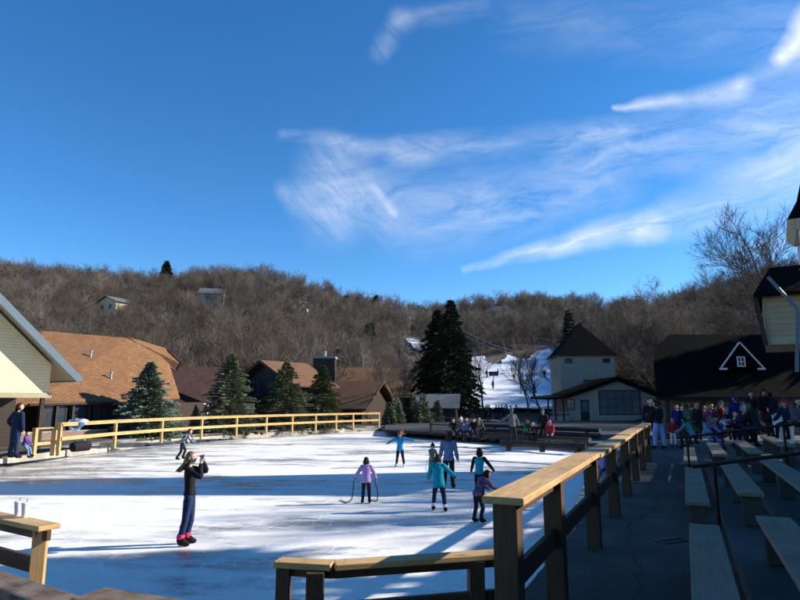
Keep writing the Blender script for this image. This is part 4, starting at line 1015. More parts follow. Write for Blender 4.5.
# ------------------------------------------------------------------ log seats and odds at the far side of the rink
for i,(x0,y0_,x1,y1_,lb) in enumerate([(470,434,590,440.5,'long dark log bench close to the ice, behind the skaters'),(478,430,600,436,'long dark log bench in the middle row of three'),(485,425.5,600,430.5,'long dark log bench in the back row on the plaza'),(500,444.0,586,447.0,'low dark log lying just behind the rink edge')]):
    a=G(x0,y0_,.66);b_=G(x1,y1_,.66); base=Vector((a.x,a.y,.45)); t=thing('log_bench',lb,'bench',base,0,'log benches behind the rink')
    mb=MB(); mb.tube([a,a.lerp(b_,.3)+Vector((0,.1,.02)),a.lerp(b_,.7),b_],[.13,.14,.13,.14],10); mb.build('log',M['log'],t,base,smooth=True)
    for f in (.1,.5,.9):
        q=a.lerp(b_,f); mb=MB(); mb.tube([(q.x,q.y-.1,.40),(q.x,q.y-.1,.62)],.12,8); mb.build('support',M['log'],t,base)
# small rail fence behind the rink (px 430-480)
q0=G(431,433,.45);q1=G(478,436,.45)
rail_fence('plaza_rail','short dark timber rail with two boards beside the seated group',[q0,q1],.45,1.5,.14,.16,.05,M['log'],M['log'],spacing=2.2,midh=.5,midw=.1)
# traffic cone like orange marker
p=G(402,434.5,.42); t=thing('orange_marker','small orange plastic marker on the path past the end of the rail fence','marker',p)
mb=MB(); mb.box(-.25,-.15,0,.25,.15,.05); mb.build('base',M['orange_plastic'],t); mb=MB(); mb.tube([(0,0,.05),(0,0,.4)],[.13,.04],10); mb.build('cone',M['orange_plastic'],t)
# white trash can behind the crowd and bag, jacket by the left fence
p=G(784,441,WZ+.6); p=Vector((D(784,430,19).x,19,WZ+.35)); t=thing('trash_can','white plastic trash can standing right of the dark dressed crowd','trash can',p)
mb=MB(); mb.tube([(0,0,0),(0,0,.8)],[.24,.29],16); mb.build('bin',M['white_trim'],t); mb=MB(); mb.tube([(0,0,.8),(0,0,.84),(0,0,.93)],[.31,.31,.14],16); mb.build('lid',M['grey_side'],t)
p=LF[0].lerp(LF[1],.28); p.z=Z2+1.24
mb=MB(); sd=3.3
mb.ball(p,(.36,.24,.1),20,12,fn=lambda d,q:q*(1+.55*noise.noise(d*1.7+Vector((sd,1,0)))) + (Vector((0,0,-.38))*max(0,-d.y)**1.5))
o=mb.build('draped_jacket',patterned('pale_blue_white_jacket',(.16,.30,.45),(.65,.68,.7),5),smooth=True); tag(o,'crumpled pale blue and white jacket lying over the rail fence','jacket')
p=LF[0].lerp(LF[1],.25); p.z=Z2+.14; p.y+=.5; t=thing('duffel_bag','black bag lying on the ground under the rail fence','bag',p,R(70))
mb=MB(); mb.tube([(-.45,0,.05),(-.4,0,.05),(-.2,0,.08),(.2,0,.08),(.4,0,.05),(.45,0,.05)],[.08,.19,.22,.22,.19,.08],12); mb.build('bag_body',M['black_nylon'],t,smooth=True)
mb=MB(); mb.tube([(-.2,0,.28),(-.1,0,.42),(.1,0,.42),(.2,0,.28)],.02,6); mb.build('handle',M['white_knit'],t)
# lift pylon, slope posts
def slope_post(px,pb,pt,label,kind):
    p=march(px,pb,60); top=D(px,pt,p.y).z-p.z; t=thing('lift_pylon' if kind else 'slope_post',label,'pole',p)
    mb=MB(); mb.tube([(0,0,-.3),(0,0,top)],[.16 if kind else .1,.1 if kind else .07],8); mb.build('pole',M['grey_metal'],t)
    if kind:
        mb=MB(); mb.box(-1.1,-.08,top-.2,1.1,.08,top-.05); mb.build('crossarm',M['grey_metal'],t)
        for s in (-1,1): mb=MB(); mb.tube([(s*1.0,-.3,top-.28),(s*1.0,.3,top-.28)],.1,8); mb.build('wheel',M['black_metal'],t)
    else:
        mb=MB(); mb.box(-.8,-.05,top-.5,.8,.05,top+.25); mb.build('sign_board',M['wood_dark'],t)
    return p,top
p1,t1=slope_post(521,398,352,'grey ski lift pylon standing on the snow slope',1)
p2,t2=slope_post(494,391,373,'short post with a dark board on the snow slope',0)
pe=march(452,352,120)
mb=MB()
for s in (-1,1):
    a=p1+Vector((s*1.0,0,t1-.2)); e_=Vector((pe.x+s,pe.y,pe.z+7)); mid=a.lerp(e_,.5)-Vector((0,0,1.0)); mb.tube([a,a.lerp(mid,.5)-Vector((0,0,.3)),mid,mid.lerp(e_,.5)-Vector((0,0,.3)),e_],.035,5)
tag(mb.build('lift_cable',M['grey_metal']),'thin ski lift cable slanting up to the left from the pylon','cable')
# ------------------------------------------------------------------ people
def skin(nodes_,edges,roots,sub=1,name='m'):
    keys=list(nodes_); ix={k:i for i,k in enumerate(keys)}
    me=bpy.data.meshes.new('t'); me.from_pydata([tuple(nodes_[k][0]) for k in keys],[(ix[a],ix[b]) for a,b in edges],[])
    o=bpy.data.objects.new('t',me); C.objects.link(o)
    o.modifiers.new('s','SKIN'); 
    sv=me.skin_vertices[0].data
    for k in keys:
        r=nodes_[k][1]; sv[ix[k]].radius=(r,r); sv[ix[k]].use_root=k in roots
    if sub: m=o.modifiers.new('u','SUBSURF'); m.levels=sub; m.render_levels=sub
    dg=bpy.context.evaluated_depsgraph_get(); ev=o.evaluated_get(dg); r=bpy.data.meshes.new_from_object(ev)
    bpy.data.objects.remove(o,do_unlink=True); bpy.data.meshes.remove(me)
    r.name=name; r.polygons.foreach_set('use_smooth',[True]*len(r.polygons)); r.materials.clear(); return r
def dirv(fwd,out,side):
    f=R(fwd);o=R(out); return Vector((side*math.sin(o),math.sin(f)*math.cos(o),-math.cos(f)*math.cos(o)))
STAND=dict(lean=2,armL=(5,12,12,10),armR=(-4,12,10,10),legL=(4,3,0),legR=(-3,3,-5))
cache={}
def joints(p):
    J={}; ln=R(p.get('lean',0)); sl=R(p.get('side',0))
    t=Vector((math.sin(sl),math.sin(ln)*math.cos(sl),math.cos(ln)*math.cos(sl))); fw=Vector((0,math.cos(ln),-math.sin(ln)))
    pel=Vector((0,0,0)); J['pel']=pel; J['waist']=t*.09; J['chest']=t*.20; J['neck0']=t*.285+fw*.004; 
    nd=(t+Vector((0,math.sin(R(p.get('headlean',0))),0))).normalized(); J['neck1']=J['neck0']+nd*.035; J['head']=J['neck0']+nd*.105+fw*.012
    rt=Vector((1,0,0))
    for s,k in ((-1,'L'),(1,'R')):
        a=p['arm'+k]; sh=J['chest']+t*.062+rt*s*.098*p.get('shw',1)-t*.0
        if a[0]>100 or abs(a[1])>70: sh=sh+t*.012
        J['sh'+k]=sh; J['el'+k]=sh+dirv(a[0],a[1],s)*.165; d2=dirv(a[2],a[3],s); J['wr'+k]=J['el'+k]+d2*.145; J['ha'+k]=J['wr'+k]+d2*.035; J['hd'+k]=d2
        l=p['leg'+k]; hp=Vector((s*.048,0,-.02)); J['hip'+k]=hp; kd=dirv(l[0],l[1],s); J['kn'+k]=hp+kd*.245; sd=dirv(l[2],l[3] if len(l)>3 else l[1]*.4,s); J['an'+k]=J['kn'+k]+sd*.235
        ft=R(p.get('foot'+k,p.get('toe',0))); J['to'+k]=J['an'+k]+Vector((s*.015,.105*math.cos(ft),-.022-.1*math.sin(ft))); J['he'+k]=J['an'+k]+Vector((0,-.022,-.02))
    z=min(J['anL'].z,J['anR'].z)
    if not p.get('seat'):
        dz=-z+.046
    else: dz=p['seat']
    for k in J:
        if not k.startswith('hd'): J[k]=J[k]+Vector((0,0,dz))
    J['t']=t;J['fw']=fw
    return J
def squash(me,J,amt,k=.10):
    t=J['t'];f=J['fw'];p=J['pel']
    for v in me.vertices:
        d=v.co-p; a=d.dot(t); b=d.dot(f)
        if -.06<a<.3 and abs(d.x)<.125 and abs(b)<k: v.co-=f*b*(1-amt)
def build_body(p,fingers,sub,hs):
    J=joints(p); n={};E=[]
    n['pel']=(J['pel'],.062);n['waist']=(J['waist'],.052);n['chest']=(J['chest'],.064);n['neck0']=(J['neck0'],.03);n['neck1']=(J['neck1'],.029)
    E+=[('pel','waist'),('waist','chest'),('chest','neck0'),('neck0','neck1')]
    for k in 'LR':
        n['sh'+k]=(J['sh'+k],.030);n['el'+k]=(J['el'+k],.022);n['wr'+k]=(J['wr'+k],.0145);n['ha'+k]=(J['ha'+k],.019)
        E+=[('chest','sh'+k),('sh'+k,'el'+k),('el'+k,'wr'+k),('wr'+k,'ha'+k)]
        n['hip'+k]=(J['hip'+k],.046);n['kn'+k]=(J['kn'+k],.031);n['an'+k]=(J['an'+k],.02);n['to'+k]=(J['to'+k],.017)
        E+=[('pel','hip'+k),('hip'+k,'kn'+k),('kn'+k,'an'+k),('an'+k,'to'+k)]
    roots={'pel'}
    if fingers:
        for s,k in ((-1,'L'),(1,'R')):
            d=J['hd'+k]; a=d.orthogonal().normalized(); b=d.cross(a)
            side=Vector((0,1,0))-d*d.y; side=side.normalized() if side.length>.2 else a
            cur=d.cross(side)*s
            for q,(o,L) in enumerate(((.013,.036),(.0045,.042),(-.004,.038),(-.012,.029))):
                p0=J['ha'+k]+side*o; p1=p0+d*(L*.55)+side*o*.15; p2=p1+(d*.8+cur*.55).normalized()*L*.5
                for i_,(pp,r) in enumerate(((p0,.0058),(p1,.0053),(p2,.0045))): n[f'f{k}{q}{i_}']=(pp,r)
                E+=[(f'f{k}{q}0',f'f{k}{q}1'),(f'f{k}{q}1',f'f{k}{q}2')]; roots.add(f'f{k}{q}0')
            p0=J['wr'+k]+d*.018+side*.01; p1=p0+side*.016+d*.012; p2=p1+d*.018+side*.004+cur*.006
            for i_,(pp,r) in enumerate(((p0,.007),(p1,.006),(p2,.005))): n[f'f{k}t{i_}']=(pp,r)
            E+=[(f'f{k}t0',f'f{k}t1'),(f'f{k}t1',f'f{k}t2')]; roots.add(f'f{k}t0')
    me=skin(n,E,roots,sub,'body'); squash(me,J,.78)
    # head with a face, merged into the same mesh
    hy=R(p.get('headyaw',0)); hp=R(p.get('headpitch',0)); Rm=Matrix.Rotation(hy,3,'Z')@Matrix.Rotation(hp,3,'X')
    c=J['head']
    def face(d,q):
        x,y,z=d; q=Vector(q)
        if z<0: q.x*=1-.34*(-z)**1.3; 
        if y>0:
            if abs(x)<.28 and -.35<z<.22: q.y+=.016*(1-abs(x)/.28)*max(0,1-abs(z+.16)/.3)
            if z<-.55: q.y+=.010*(1-abs(x))
            if .0<z<.22 and .2<abs(x)<.55: q.y-=.006
        elif z<-.2: q.y*=.8
        return (Rm@q)*hs
    mb=MB(); mb.ball((0,0,0),(.046,.058,.069),20,16,fn=face)
    for s in (-1,1):
        e=Rm@Vector((s*.047,-.002,-.004))*hs; mb.ball(e,(.007*hs,.012*hs,.018*hs),8,6)
    ex=MB()
    for s in (-1,1):
        e=Rm@Vector((s*.019,.0475,.008))*hs; mb.ball(e,.0075*hs,8,6,mi=1)
    m_=Rm@Vector((0,.055,-.034))*hs; mb.ball(m_,(.014*hs,.006*hs,.0045*hs),8,5,mi=2)
    mb.v=[v+c for v in mb.v]
    hm=mb.mesh('h',True)
    import bmesh
    bm=bmesh.new(); bm.from_mesh(me); bm.from_mesh(hm)
    out=bpy.data.meshes.new('body'); bm.to_mesh(out); bm.free(); out.polygons.foreach_set('use_smooth',[True]*len(out.polygons))
    n0=len(me.polygons); 
    for i,pl in enumerate(out.polygons): pl.material_index=0 if i<n0 else hm.polygons[i-n0].material_index
    bpy.data.meshes.remove(hm); bpy.data.meshes.remove(me)
    return out,J,Rm
def loft(mb,J,rings,n=14,org='pel'):
    p=J[org];t=J['t'];f=J['fw'];x=f.cross(t).normalized(); R_=[]
    for a,rx,ry,*o in rings:
        of=o[0] if o else 0
        c=p+t*a+f*of; R_.append([c+x*math.cos(2*math.pi*k/n)*rx+f*math.sin(2*math.pi*k/n)*ry for k in range(n)])
    for i in range(len(R_)-1):
        i0=len(mb.v); mb.v+=R_[i]+R_[i+1]
        for k in range(n):
            k2=(k+1)%n; mb.f.append((i0+k,i0+k2,i0+n+k2,i0+n+k)); mb.m.append(0); mb.uv.append([(0,0)]*4)
    mb.face(R_[0][::-1]); mb.face(R_[-1])
def limb(mb,pts,rad,n=10):
    P_=[];Q_=[]
    for i in range(len(pts)-1):
        a=pts[max(0,i-1)];b=pts[i];c=pts[i+1];d=pts[min(len(pts)-1,i+2)]
        for q in range(4):
            u=q/4; v=.5*((2*b)+(c-a)*u+(2*a-5*b+4*c-d)*u*u+(3*b-a-3*c+d)*u**3); P_.append(b.lerp(c,u)*.45+v*.55); Q_.append(rad[i]+(rad[i+1]-rad[i])*u)
    P_.append(pts[-1]);Q_.append(rad[-1]); mb.tube(P_,Q_,n)
def finish(mb,name):
    import bmesh
    me=mb.mesh(name,True); bm=bmesh.new(); bm.from_mesh(me); bmesh.ops.remove_doubles(bm,verts=bm.verts,dist=.0004); bmesh.ops.recalc_face_normals(bm,faces=bm.faces)
    rn=random.Random(5)
    for v in bm.verts: v.co+=Vector([noise.noise(v.co*22+Vector((q*7,0,0))) for q in range(3)])*.005
    bm.to_mesh(me); bm.free(); return me
def build_top(J,inf,hem,sub,skirt,sleeve=1.0,vest=False):
    mb=MB(); g=inf; s=.62
    seat=J['knL'].y>J['hipL'].y+.15
    if seat: hem=min(hem,.03)
    loft(mb,J,[(-hem,.084+g+skirt,.062+g+skirt),(-hem*.5+.005,.087+g+skirt*.6,.066+g+skirt*.5),(.035,.080+g,.060+g),(.09,.073+g,.054+g),(.15,.082+g,.060+g,.003),(.20,.094+g,.063+g,.004),(.235,.101+g*.8,.056+g*.7,.0),(.262,.084+g*.6,.046+g*.5,-.002),(.279,.052+g*.5,.038+g*.4,0),(.292,.036+g*.5,.034+g*.4,.004)])
    for k in 'LR':
        sh=J['sh'+k]; el=J['el'+k]; wr=J['el'+k].lerp(J['wr'+k],sleeve); inn=sh.lerp(J['chest']+J['t']*.045,.35)
        if vest: continue
        limb(mb,[inn,sh,sh.lerp(el,.5),el,el.lerp(wr,.5),wr],[.034+g*.5,.039+g*.5,.036+g*.6,.031+g*.6,.029+g*.6,.022+g*.5])
    return finish(mb,'top')
def build_legs(J,inf,sub,full=1.0):
    mb=MB(); g=inf
    loft(mb,J,[(-.045,.070+g,.055+g),(-.02,.083+g,.062+g),(.02,.080+g,.060+g),(.07,.071+g,.053+g)])
    for k in 'LR':
        hp=J['hip'+k];kn=J['kn'+k];an=kn.lerp(J['an'+k],full)
        limb(mb,[hp+Vector((0,0,.01)),hp.lerp(kn,.3),kn,kn.lerp(an,.4),an],[.050+g,.053+g,.039+g,.039+g,.030+g])
    return finish(mb,'legs')
def boot_mesh(J,k,blade):
    n={'c':(J['an'+k]+(J['kn'+k]-J['an'+k])*.26,.037),'a':(J['an'+k],.037),'h':(J['he'+k],.034),'t':(J['to'+k]+Vector((0,.012,0.002)),.027)}
    me=skin(n,[('c','a'),('a','h'),('a','t')],{'a'},1,'boot')
    b=None
    if blade:
        mb=MB(); h=J['he'+k];t=J['to'+k]; zz=min(h.z,t.z)
        a=Vector((h.x,h.y-.03,h.z-.034));c=Vector((t.x,t.y+.03,t.z-.030)); mb.beam(a,c,.004,.012)
        for f in (.25,.75):
            q=a.lerp(c,f); mb.beam(q,q+Vector((0,0,.02)),.012,.02)
        b=mb.mesh('blade')
    return me,b
def hair_mesh(J,Rm,hs,style,blow):
    c=J['head']; mb=MB()
    def cap(lo,extra,front=.0):
        def f(d,q):
            y=d.y
            lim=lo+ (front if y>0.1 else 0)
            if d.z<lim: 
                q=Vector(q)*.93 if True else q
            return (Rm@Vector(q))*hs
        return f
    if style in('beanie','helmet','hood'):
        ex={'beanie':1.13,'helmet':1.25,'hood':1.22}[style]
        def f(d,q):
            q=Vector(q); lim=.15 if d.y>.1 else -.25
            if style=='hood': lim=.3 if d.y>.35 else -1.1
            if d.z<lim: q*=.78
            elif style=='beanie': q.z*=1.12
            return (Rm@q)*hs
        mb.ball((0,0,0),(.049*ex,.060*ex,.070*ex),18,14,fn=f)
        if style=='beanie': mb.ball(Rm@Vector((0,-.005,.088))*hs,.017*hs,10,8)
        if style=='helmet': mb.ball(Rm@Vector((0,.05,.02))*hs,(.036*hs,.01,.014*hs),10,6,mi=0)
    else:
        def f(d,q):
            q=Vector(q)
            if (d.y>.25 and d.z<.5): q*=.86
            elif d.z<-.55: q*=.9
            return (Rm@q)*hs
        mb.ball((0,-.004,.004),(.051,.063,.073),18,14,fn=f)
    if style in ('long','blown') :
        rnd=random.Random(3)
        for i in range(16):
            a=R(200+140*i/15); s0=Rm@Vector((.046*math.cos(a),.056*math.sin(a),.0))*hs
            L=.20 if style=='long' else .21
            bl=Vector(blow)
            p=[s0]; 
            for q in range(1,6):
                f_=q/5; p.append(s0+Vector((0,-.012,-1)).normalized()*L*f_*(1 if style=='long' else .82)+bl*L*f_**1.5*(.7+.6*rnd.random())+Vector((rnd.gauss(0,.004),rnd.gauss(0,.004),0)))
            mb.tube(p,[.013*hs,.016,.015,.013,.009,.003],5)
    elif style=='pony':
        s0=Rm@Vector((0,-.06,.03))*hs; mb.tube([s0,s0+Vector((0,-.03,-.01)),s0+Vector((0,-.04,-.06)),s0+Vector((0,-.03,-.12))],[.012,.02,.017,.004],8)
    elif style=='bob':
        for i in range(12):
            a=R(180+180*i/11); s0=Rm@Vector((.047*math.cos(a),.056*math.sin(a),.0))*hs; mb.tube([s0,s0*1.05+Vector((0,0,-.05)),s0*.9+Vector((0,0,-.095))],[.015,.017,.006],5)
    mb.v=[v+c for v in mb.v]
    return mb.mesh('hair',True)
def person(loc,Hh,yaw,pose,look,label,group=None,fingers=False,sub=1,hs=1.0,skates=False,blow=(0,0,0)):
    """look: top,legs,boots,hair(material keys), style, inf, hem"""
    key=(str(sorted(pose.items())),fingers,sub,hs)
    if key not in cache: cache[key]=build_body(pose,fingers,sub,hs)
    body,J,Rm=cache[key]
    def C_(k,fn):
        kk=(key,k)
        if kk not in cache: cache[kk]=fn()
        return cache[kk]
    t=thing('person',label,'person',loc,yaw,group,Hh)
    link('body',body,[M['skin'],M['eye'],M['lip']],t)
    inf=look.get('inf',.006);hem=look.get('hem',.03);sk=look.get('skirt',0); ves=look.get('vest')
    if ves:
        link('shirt',C_(('top',.001,.0,0),lambda:build_top(J,.001,0,sub,0)),M[ves],t)
        link('vest',C_(('vest',inf,hem),lambda:build_top(J,inf,hem,sub,sk,vest=True)),M[look['top']],t)
    else: link('jacket' if inf>.004 else 'sweater',C_(('top',inf,hem,sk),lambda:build_top(J,inf,hem,sub,sk)),M[look['top']],t)
    if inf>=.013 and not ves and look.get('style')!='hood' and sub:
        def hd():
            mb=MB(); mb.ball(J['neck0']-J['fw']*.034+J['t']*.004,(.056+inf*.5,.034,.03),12,8,fn=lambda d,q:q*(1+.2*noise.noise(d*2.5))); return finish(mb,'hood')
        link('folded_hood',C_(('hoodlump',inf),hd),M[look['top']],t)
    if inf>=.013 and sub:
        for k in 'LR':
            def cf():
                mb=MB(); w=J['wr'+k];e=J['el'+k]; d_=(w-e).normalized(); mb.tube([w-d_*.014,w,w+d_*.006],[.023+inf*.5,.0245+inf*.5,.020+inf*.4],10); return mb.mesh('cuff',True)
            link('cuff',C_(('cuff',inf,k),cf),M[look['legs']],t)
    full=look.get('full',.93)
    link('trousers',C_(('legs',look.get('linf',.0),full),lambda:build_legs(J,look.get('linf',.0),sub,full)),M[look['legs']],t)
    for k in 'LR':
        me,b=C_(('boot',k,skates),lambda:boot_mesh(J,k,skates)); bo=link('ice_skate' if skates else 'boot',me,M[look.get('boots','boot_black')],t)
        if b: link('blade',b,M['blade'],bo)
        if look.get('socks'):
            def so():
                mb=MB(); a=J['an'+k]+(J['kn'+k]-J['an'+k])*.12; c=J['an'+k]+(J['kn'+k]-J['an'+k])*.34; mb.tube([a,a.lerp(c,.3),a.lerp(c,.7),c],[.040,.042,.042,.038],12); return mb.mesh('sock',True)
            link('sock',C_(('sock',k),so),M[look['socks']],t)
    st=look.get('style','short'); hn={'beanie':'hat','helmet':'helmet','hood':'hood'}.get(st,'hair')
    link(hn,C_(('hair',st,tuple(blow)),lambda:hair_mesh(J,Rm,hs,st,blow)),M[look.get('hair','brown_hair')],t)
    if st in('beanie','helmet') and look.get('under'):
        link('hair',C_(('hair2',look['under'][0]),lambda:hair_mesh(J,Rm,hs*.97,look['under'][0],blow)),M[look['under'][1]],t)
    if look.get('gloves'):
        def gl():
            mb=MB()
            for k in 'LR': mb.ball(J['ha'+k]+J['hd'+k]*.015,(.02,.02,.028),10,8)
            return mb.mesh('gloves',True)
        link('mittens',C_('gl',gl),M[look['gloves']],t)
    return t,J
def W(t,v):   # local point of a person in world space
    s=t.scale[0]; c,q=math.cos(t.rotation_euler[2]),math.sin(t.rotation_euler[2]); v=Vector(v)*s
    return Vector((v.x*c-v.y*q,v.x*q+v.y*c,v.z))+Vector(t.location)
SK='skaters on the ice'
# 1 foreground skater, facing right, taking a photo with both hands up
p1=dict(lean=-4,headlean=2,headyaw=-14,headpitch=4,armL=(80,12,196,-26),armR=(66,16,186,-28),legL=(3,4,-10,1),legR=(-5,4,-12,1),toe=4,shw=.92)
t,J=person(G(187,545),1.56,R(-82),p1,dict(top='black_knit',legs='blue_denim',hair='blonde_hair',style='blown',inf=.001,hem=.02,socks='pink_knit',full=.82),'woman in black top, jeans and pink socks photographing with both hands, nearest skater',SK,fingers=True,sub=2,skates=True,blow=(.05,-.42,.1),hs=.98)
ph=(J['haL']+J['haR'])/2+Vector((0,.02,.03)); q=W(t,ph); c=thing('phone','small black phone held up by the foreground skater','phone',q,R(-82))
mb=MB(); mb.box(-.075,-.004,-.036,.075,.004,.036); mb.build('case',M['black_metal'],c); mb=MB(); mb.box(-.07,-.006,-.032,.07,-.0045,.032); mb.build('screen',M['glass'],c)
# 2 boy far left
person(G(181,459.5),1.42,R(-60),dict(lean=28,headlean=12,side=4,headyaw=0,headpitch=-20,armL=(10,10,40,5),armR=(35,12,60,5),legL=(30,5,-16,3),legR=(-6,4,-34,3)),dict(top='print_bw',legs='black_nylon',hair='maroon',style='short',inf=.01),'child in a black and white jacket leaning forward while skating by the long fence',SK,sub=1,skates=True,hs=1.12)
# 3 blue jacket arms out
person(G(400,467),1.30,R(170),dict(lean=0,headlean=0,headyaw=12,armL=(8,78,0,84),armR=(8,68,5,58),legL=(4,10,-4,9),legR=(-2,8,-3,8)),dict(top='sky_blue_nylon',legs='black_nylon',hair='grey_wool',style='hood',inf=.013,hem=.07,skirt=.004,boots='white_leather'),'child in a bright blue jacket balancing with both arms stretched out',SK,fingers=True,sub=1,skates=True,hs=1.15)
# 4 tan toddler
t4,J4=person(G(432,475),1.02,R(-150),dict(lean=6,headyaw=-10,armL=(30,12,55,8),armR=(30,12,50,8),legL=(6,6,-8,4),legR=(-4,5,-6,4)),dict(top='tan_fleece',legs='tan_fleece',hair='dark_hair',style='beanie',inf=.014,hem=.05,linf=.006),'small child in tan suit and dark hat beside the woman in the slate sweater',SK,sub=1,skates=True,hs=1.3)
# 5 woman slate sweater
person(G(449,488),1.58,R(-12),dict(lean=3,headyaw=10,armL=(12,14,24,14),armR=(4,12,16,9),legL=(6,5,-8,3),legR=(-3,4,-8,3),shw=1.03),dict(top='slate_knit',legs='black_nylon',hair='brown_hair',style='long',inf=.010,hem=.06),'woman in a slate blue sweater with long brown hair behind the child in teal',SK,fingers=True,sub=1,skates=True)
# 6 teal coat
person(G(439,511.5),1.27,R(-6),dict(lean=10,headlean=16,side=-3,armL=(18,20,50,10),armR=(26,42,30,46),legL=(24,8,-14,4),legR=(8,9,-22,7)),dict(top='teal_nylon',legs='navy_nylon',hair='brown_hair',style='bob',inf=.019,hem=.12,skirt=.008,socks='white_knit'),'child in a teal coat seen from behind with one arm held out',SK,fingers=True,sub=1,skates=True,hs=1.12)
# 7 lilac
t7,J7=person(G(366,503.5),1.07,R(8),dict(lean=3,headlean=5,armL=(8,34,16,24),armR=(10,30,20,18),legL=(2,4,0,3),legR=(-2,4,-3,3)),dict(top='lilac_nylon',legs='black_nylon',hair='brown_hair',style='bob',inf=.018,hem=.09,skirt=.003),'child in a lilac jacket seen from behind holding a long rope loop at each side',SK,fingers=True,sub=1,skates=True,hs=1.22)
# 8 teal vest
person(G(480,500.5),1.27,R(-25),dict(lean=3,headyaw=25,armL=(14,22,24,18),armR=(8,40,10,36),legL=(5,4,-4,3),legR=(-6,4,-8,3)),dict(top='teal_nylon',vest='black_knit',legs='black_nylon',hair='dark_hair',style='bob',inf=.008,hem=.04),'girl in a teal vest over black sleeves, behind the stooping child by the corner post',SK,fingers=True,sub=1,skates=True,hs=1.12)
# 9 stooping child
t9,J9=person(G(478,523),1.10,R(-62),dict(lean=30,headlean=22,headpitch=-12,armL=(38,10,60,8),armR=(42,10,66,8),legL=(4,6,-12,4),legR=(16,5,-16,4)),dict(top='print_pink',legs='black_nylon',hair='dark_hair',style='short',inf=.014,hem=.05),'stooping child in a dark purple print jacket, partly hidden by the tall corner post',SK,fingers=True,sub=1,skates=True,hs=1.2)
# 10 pink small child behind the railing
person(G(604,486),1.05,R(100),dict(STAND,lean=6),dict(top='lilac_nylon',legs='navy_nylon',hair='pink_nylon',style='beanie',inf=.016,hem=.08),'small child in a lilac jacket glimpsed between the posts of the tall railing',SK,sub=1,skates=True,hs=1.2)
# ropes / hoops
def rope(pts,label,mat='black_nylon',r=.013):
    P_=[Vector(p) for p in pts]; Q=[]
    for i in range(len(P_)-1):
        a=P_[max(0,i-1)];b=P_[i];c_=P_[i+1];d=P_[min(len(P_)-1,i+2)]
        for k in range(5):
            u=k/5; Q.append(.5*((2*b)+(c_-a)*u+(2*a-5*b+4*c_-d)*u*u+(3*b-a-3*c_+d)*u**3))
    Q.append(P_[-1]); mb=MB(); mb.tube(Q,r,6); return tag(mb.build('rope',M[mat],smooth=True),label,'rope')
hl=W(t7,J7['haL']);hr=W(t7,J7['haR']); Y7=hl.y
rope([hl,D(354,481,Y7),D(353,492,Y7+.05),D(351.5,499,Y7),G(347,502.5,.02),G(340,500,.02)],'dark rope hanging from the lilac jacket child\'s left hand and trailing on the ice')
rope([hr,D(375,482,Y7-.02),D(377.5,491,Y7-.05),D(377.5,498,Y7-.05),D(376,501,Y7-.05),D(370,500,Y7-.1)],'dark rope looping from the lilac jacket child\'s right hand')
a=W(t4,J4['haR']); Ya=a.y; rope([a,D(428,460,Ya),D(426,466,Ya),D(426,471,Ya),D(427.5,474,Ya)],'thin rope held by the small child in the tan suit','white_knit',.008)
a=W(t9,J9['haL']); Ya=a.y; rope([D(474,500,Ya),D(471.5,507,Ya),D(470.5,513,Ya),D(472.5,518.5,Ya)],'thin loop of rope hanging in front of the stooping child','white_knit',.007)
# man and child at the left end
z=Z2
person(G(13,458.5,z),1.98,R(-20),dict(lean=2,headyaw=-30,armL=(-12,30,28,-26),armR=(2,10,8,6),legL=(2,7,-2,5),legR=(-2,5,-2,3)),dict(top='navy_nylon',legs='blue_denim',hair='brown_hair',style='short',inf=.012,hem=.03,linf=.004),'tall man in navy jacket and jeans, one hand on his hip, beside the left building',fingers=True,sub=2)
person(G(23,458,z),1.0,R(-75),dict(lean=8,headyaw=-10,armL=(20,10,45,5),armR=(20,10,45,5),legL=(50,5,10,4),legR=(40,5,5,4)),dict(top='purple_nylon',legs='light_blue',hair='brown_hair',style='short',inf=.015),'small child in a purple jacket crouching next to the tall man',sub=1,hs=1.2)
# people behind the rink ------------------------------------------------
SEAT=dict(seat=.27,lean=12,armL=(25,12,60,5),armR=(25,12,60,5),legL=(82,8,-4,4),legR=(80,10,4,5))
SEAT2=dict(seat=.27,lean=26,headlean=10,armL=(40,10,70,0),armR=(40,12,75,0),legL=(78,10,-8,4),legR=(84,8,-12,4))
WALK=dict(lean=4,armL=(22,8,34,6),armR=(-20,8,-8,6),legL=(-18,2,-30,2),legR=(22,2,6,2))
ARMS=dict(lean=2,armL=(10,62,14,60),armR=(8,30,20,30),legL=(3,8,-2,5),legR=(-2,8,-2,5))
POSES=dict(s=STAND,w=WALK,a=ARMS,t=SEAT,u=SEAT2,c=dict(lean=5,headyaw=20,armL=(25,10,95,-30),armR=(20,10,90,-25),legL=(3,4,0,3),legR=(-2,4,-2,3)))
def crowd(px,py,z,Hh,yaw,pose,top,legs,hair,style,label,group,zo=0,hs=1.03,**lk):
    p=G(px,py,z); p.z+=zo
    return person(p,Hh,R(yaw),POSES[pose],dict(top=top,legs=legs,hair=hair,style=style,inf=.013,hem=.05,**lk),label,group,sub=1,hs=hs)
g='people resting on the logs behind the rink'
crowd(454,437.5,.45,1.6,170,'u','black_nylon','black_nylon','dark_hair','short','leftmost person of the seated huddle behind the rink, all in black',g)
crowd(462,438,.45,1.6,160,'t','grey_wool','black_nylon','white_knit','beanie','person in grey with a pale hat sitting in the huddle behind the rink',g)
crowd(466,438.5,.45,1.6,190,'t','slate_knit','navy_nylon','brown_hair','bob','person in slate blue in the middle of the seated huddle behind the rink',g)
crowd(474,438.5,.45,1.65,175,'u','black_nylon','navy_nylon','dark_hair','long','long haired person in black at the right of the seated huddle',g)
crowd(478,437.8,.45,1.6,200,'t','olive','black_nylon','brown_hair','short','person in olive at the right end of the seated huddle',g)
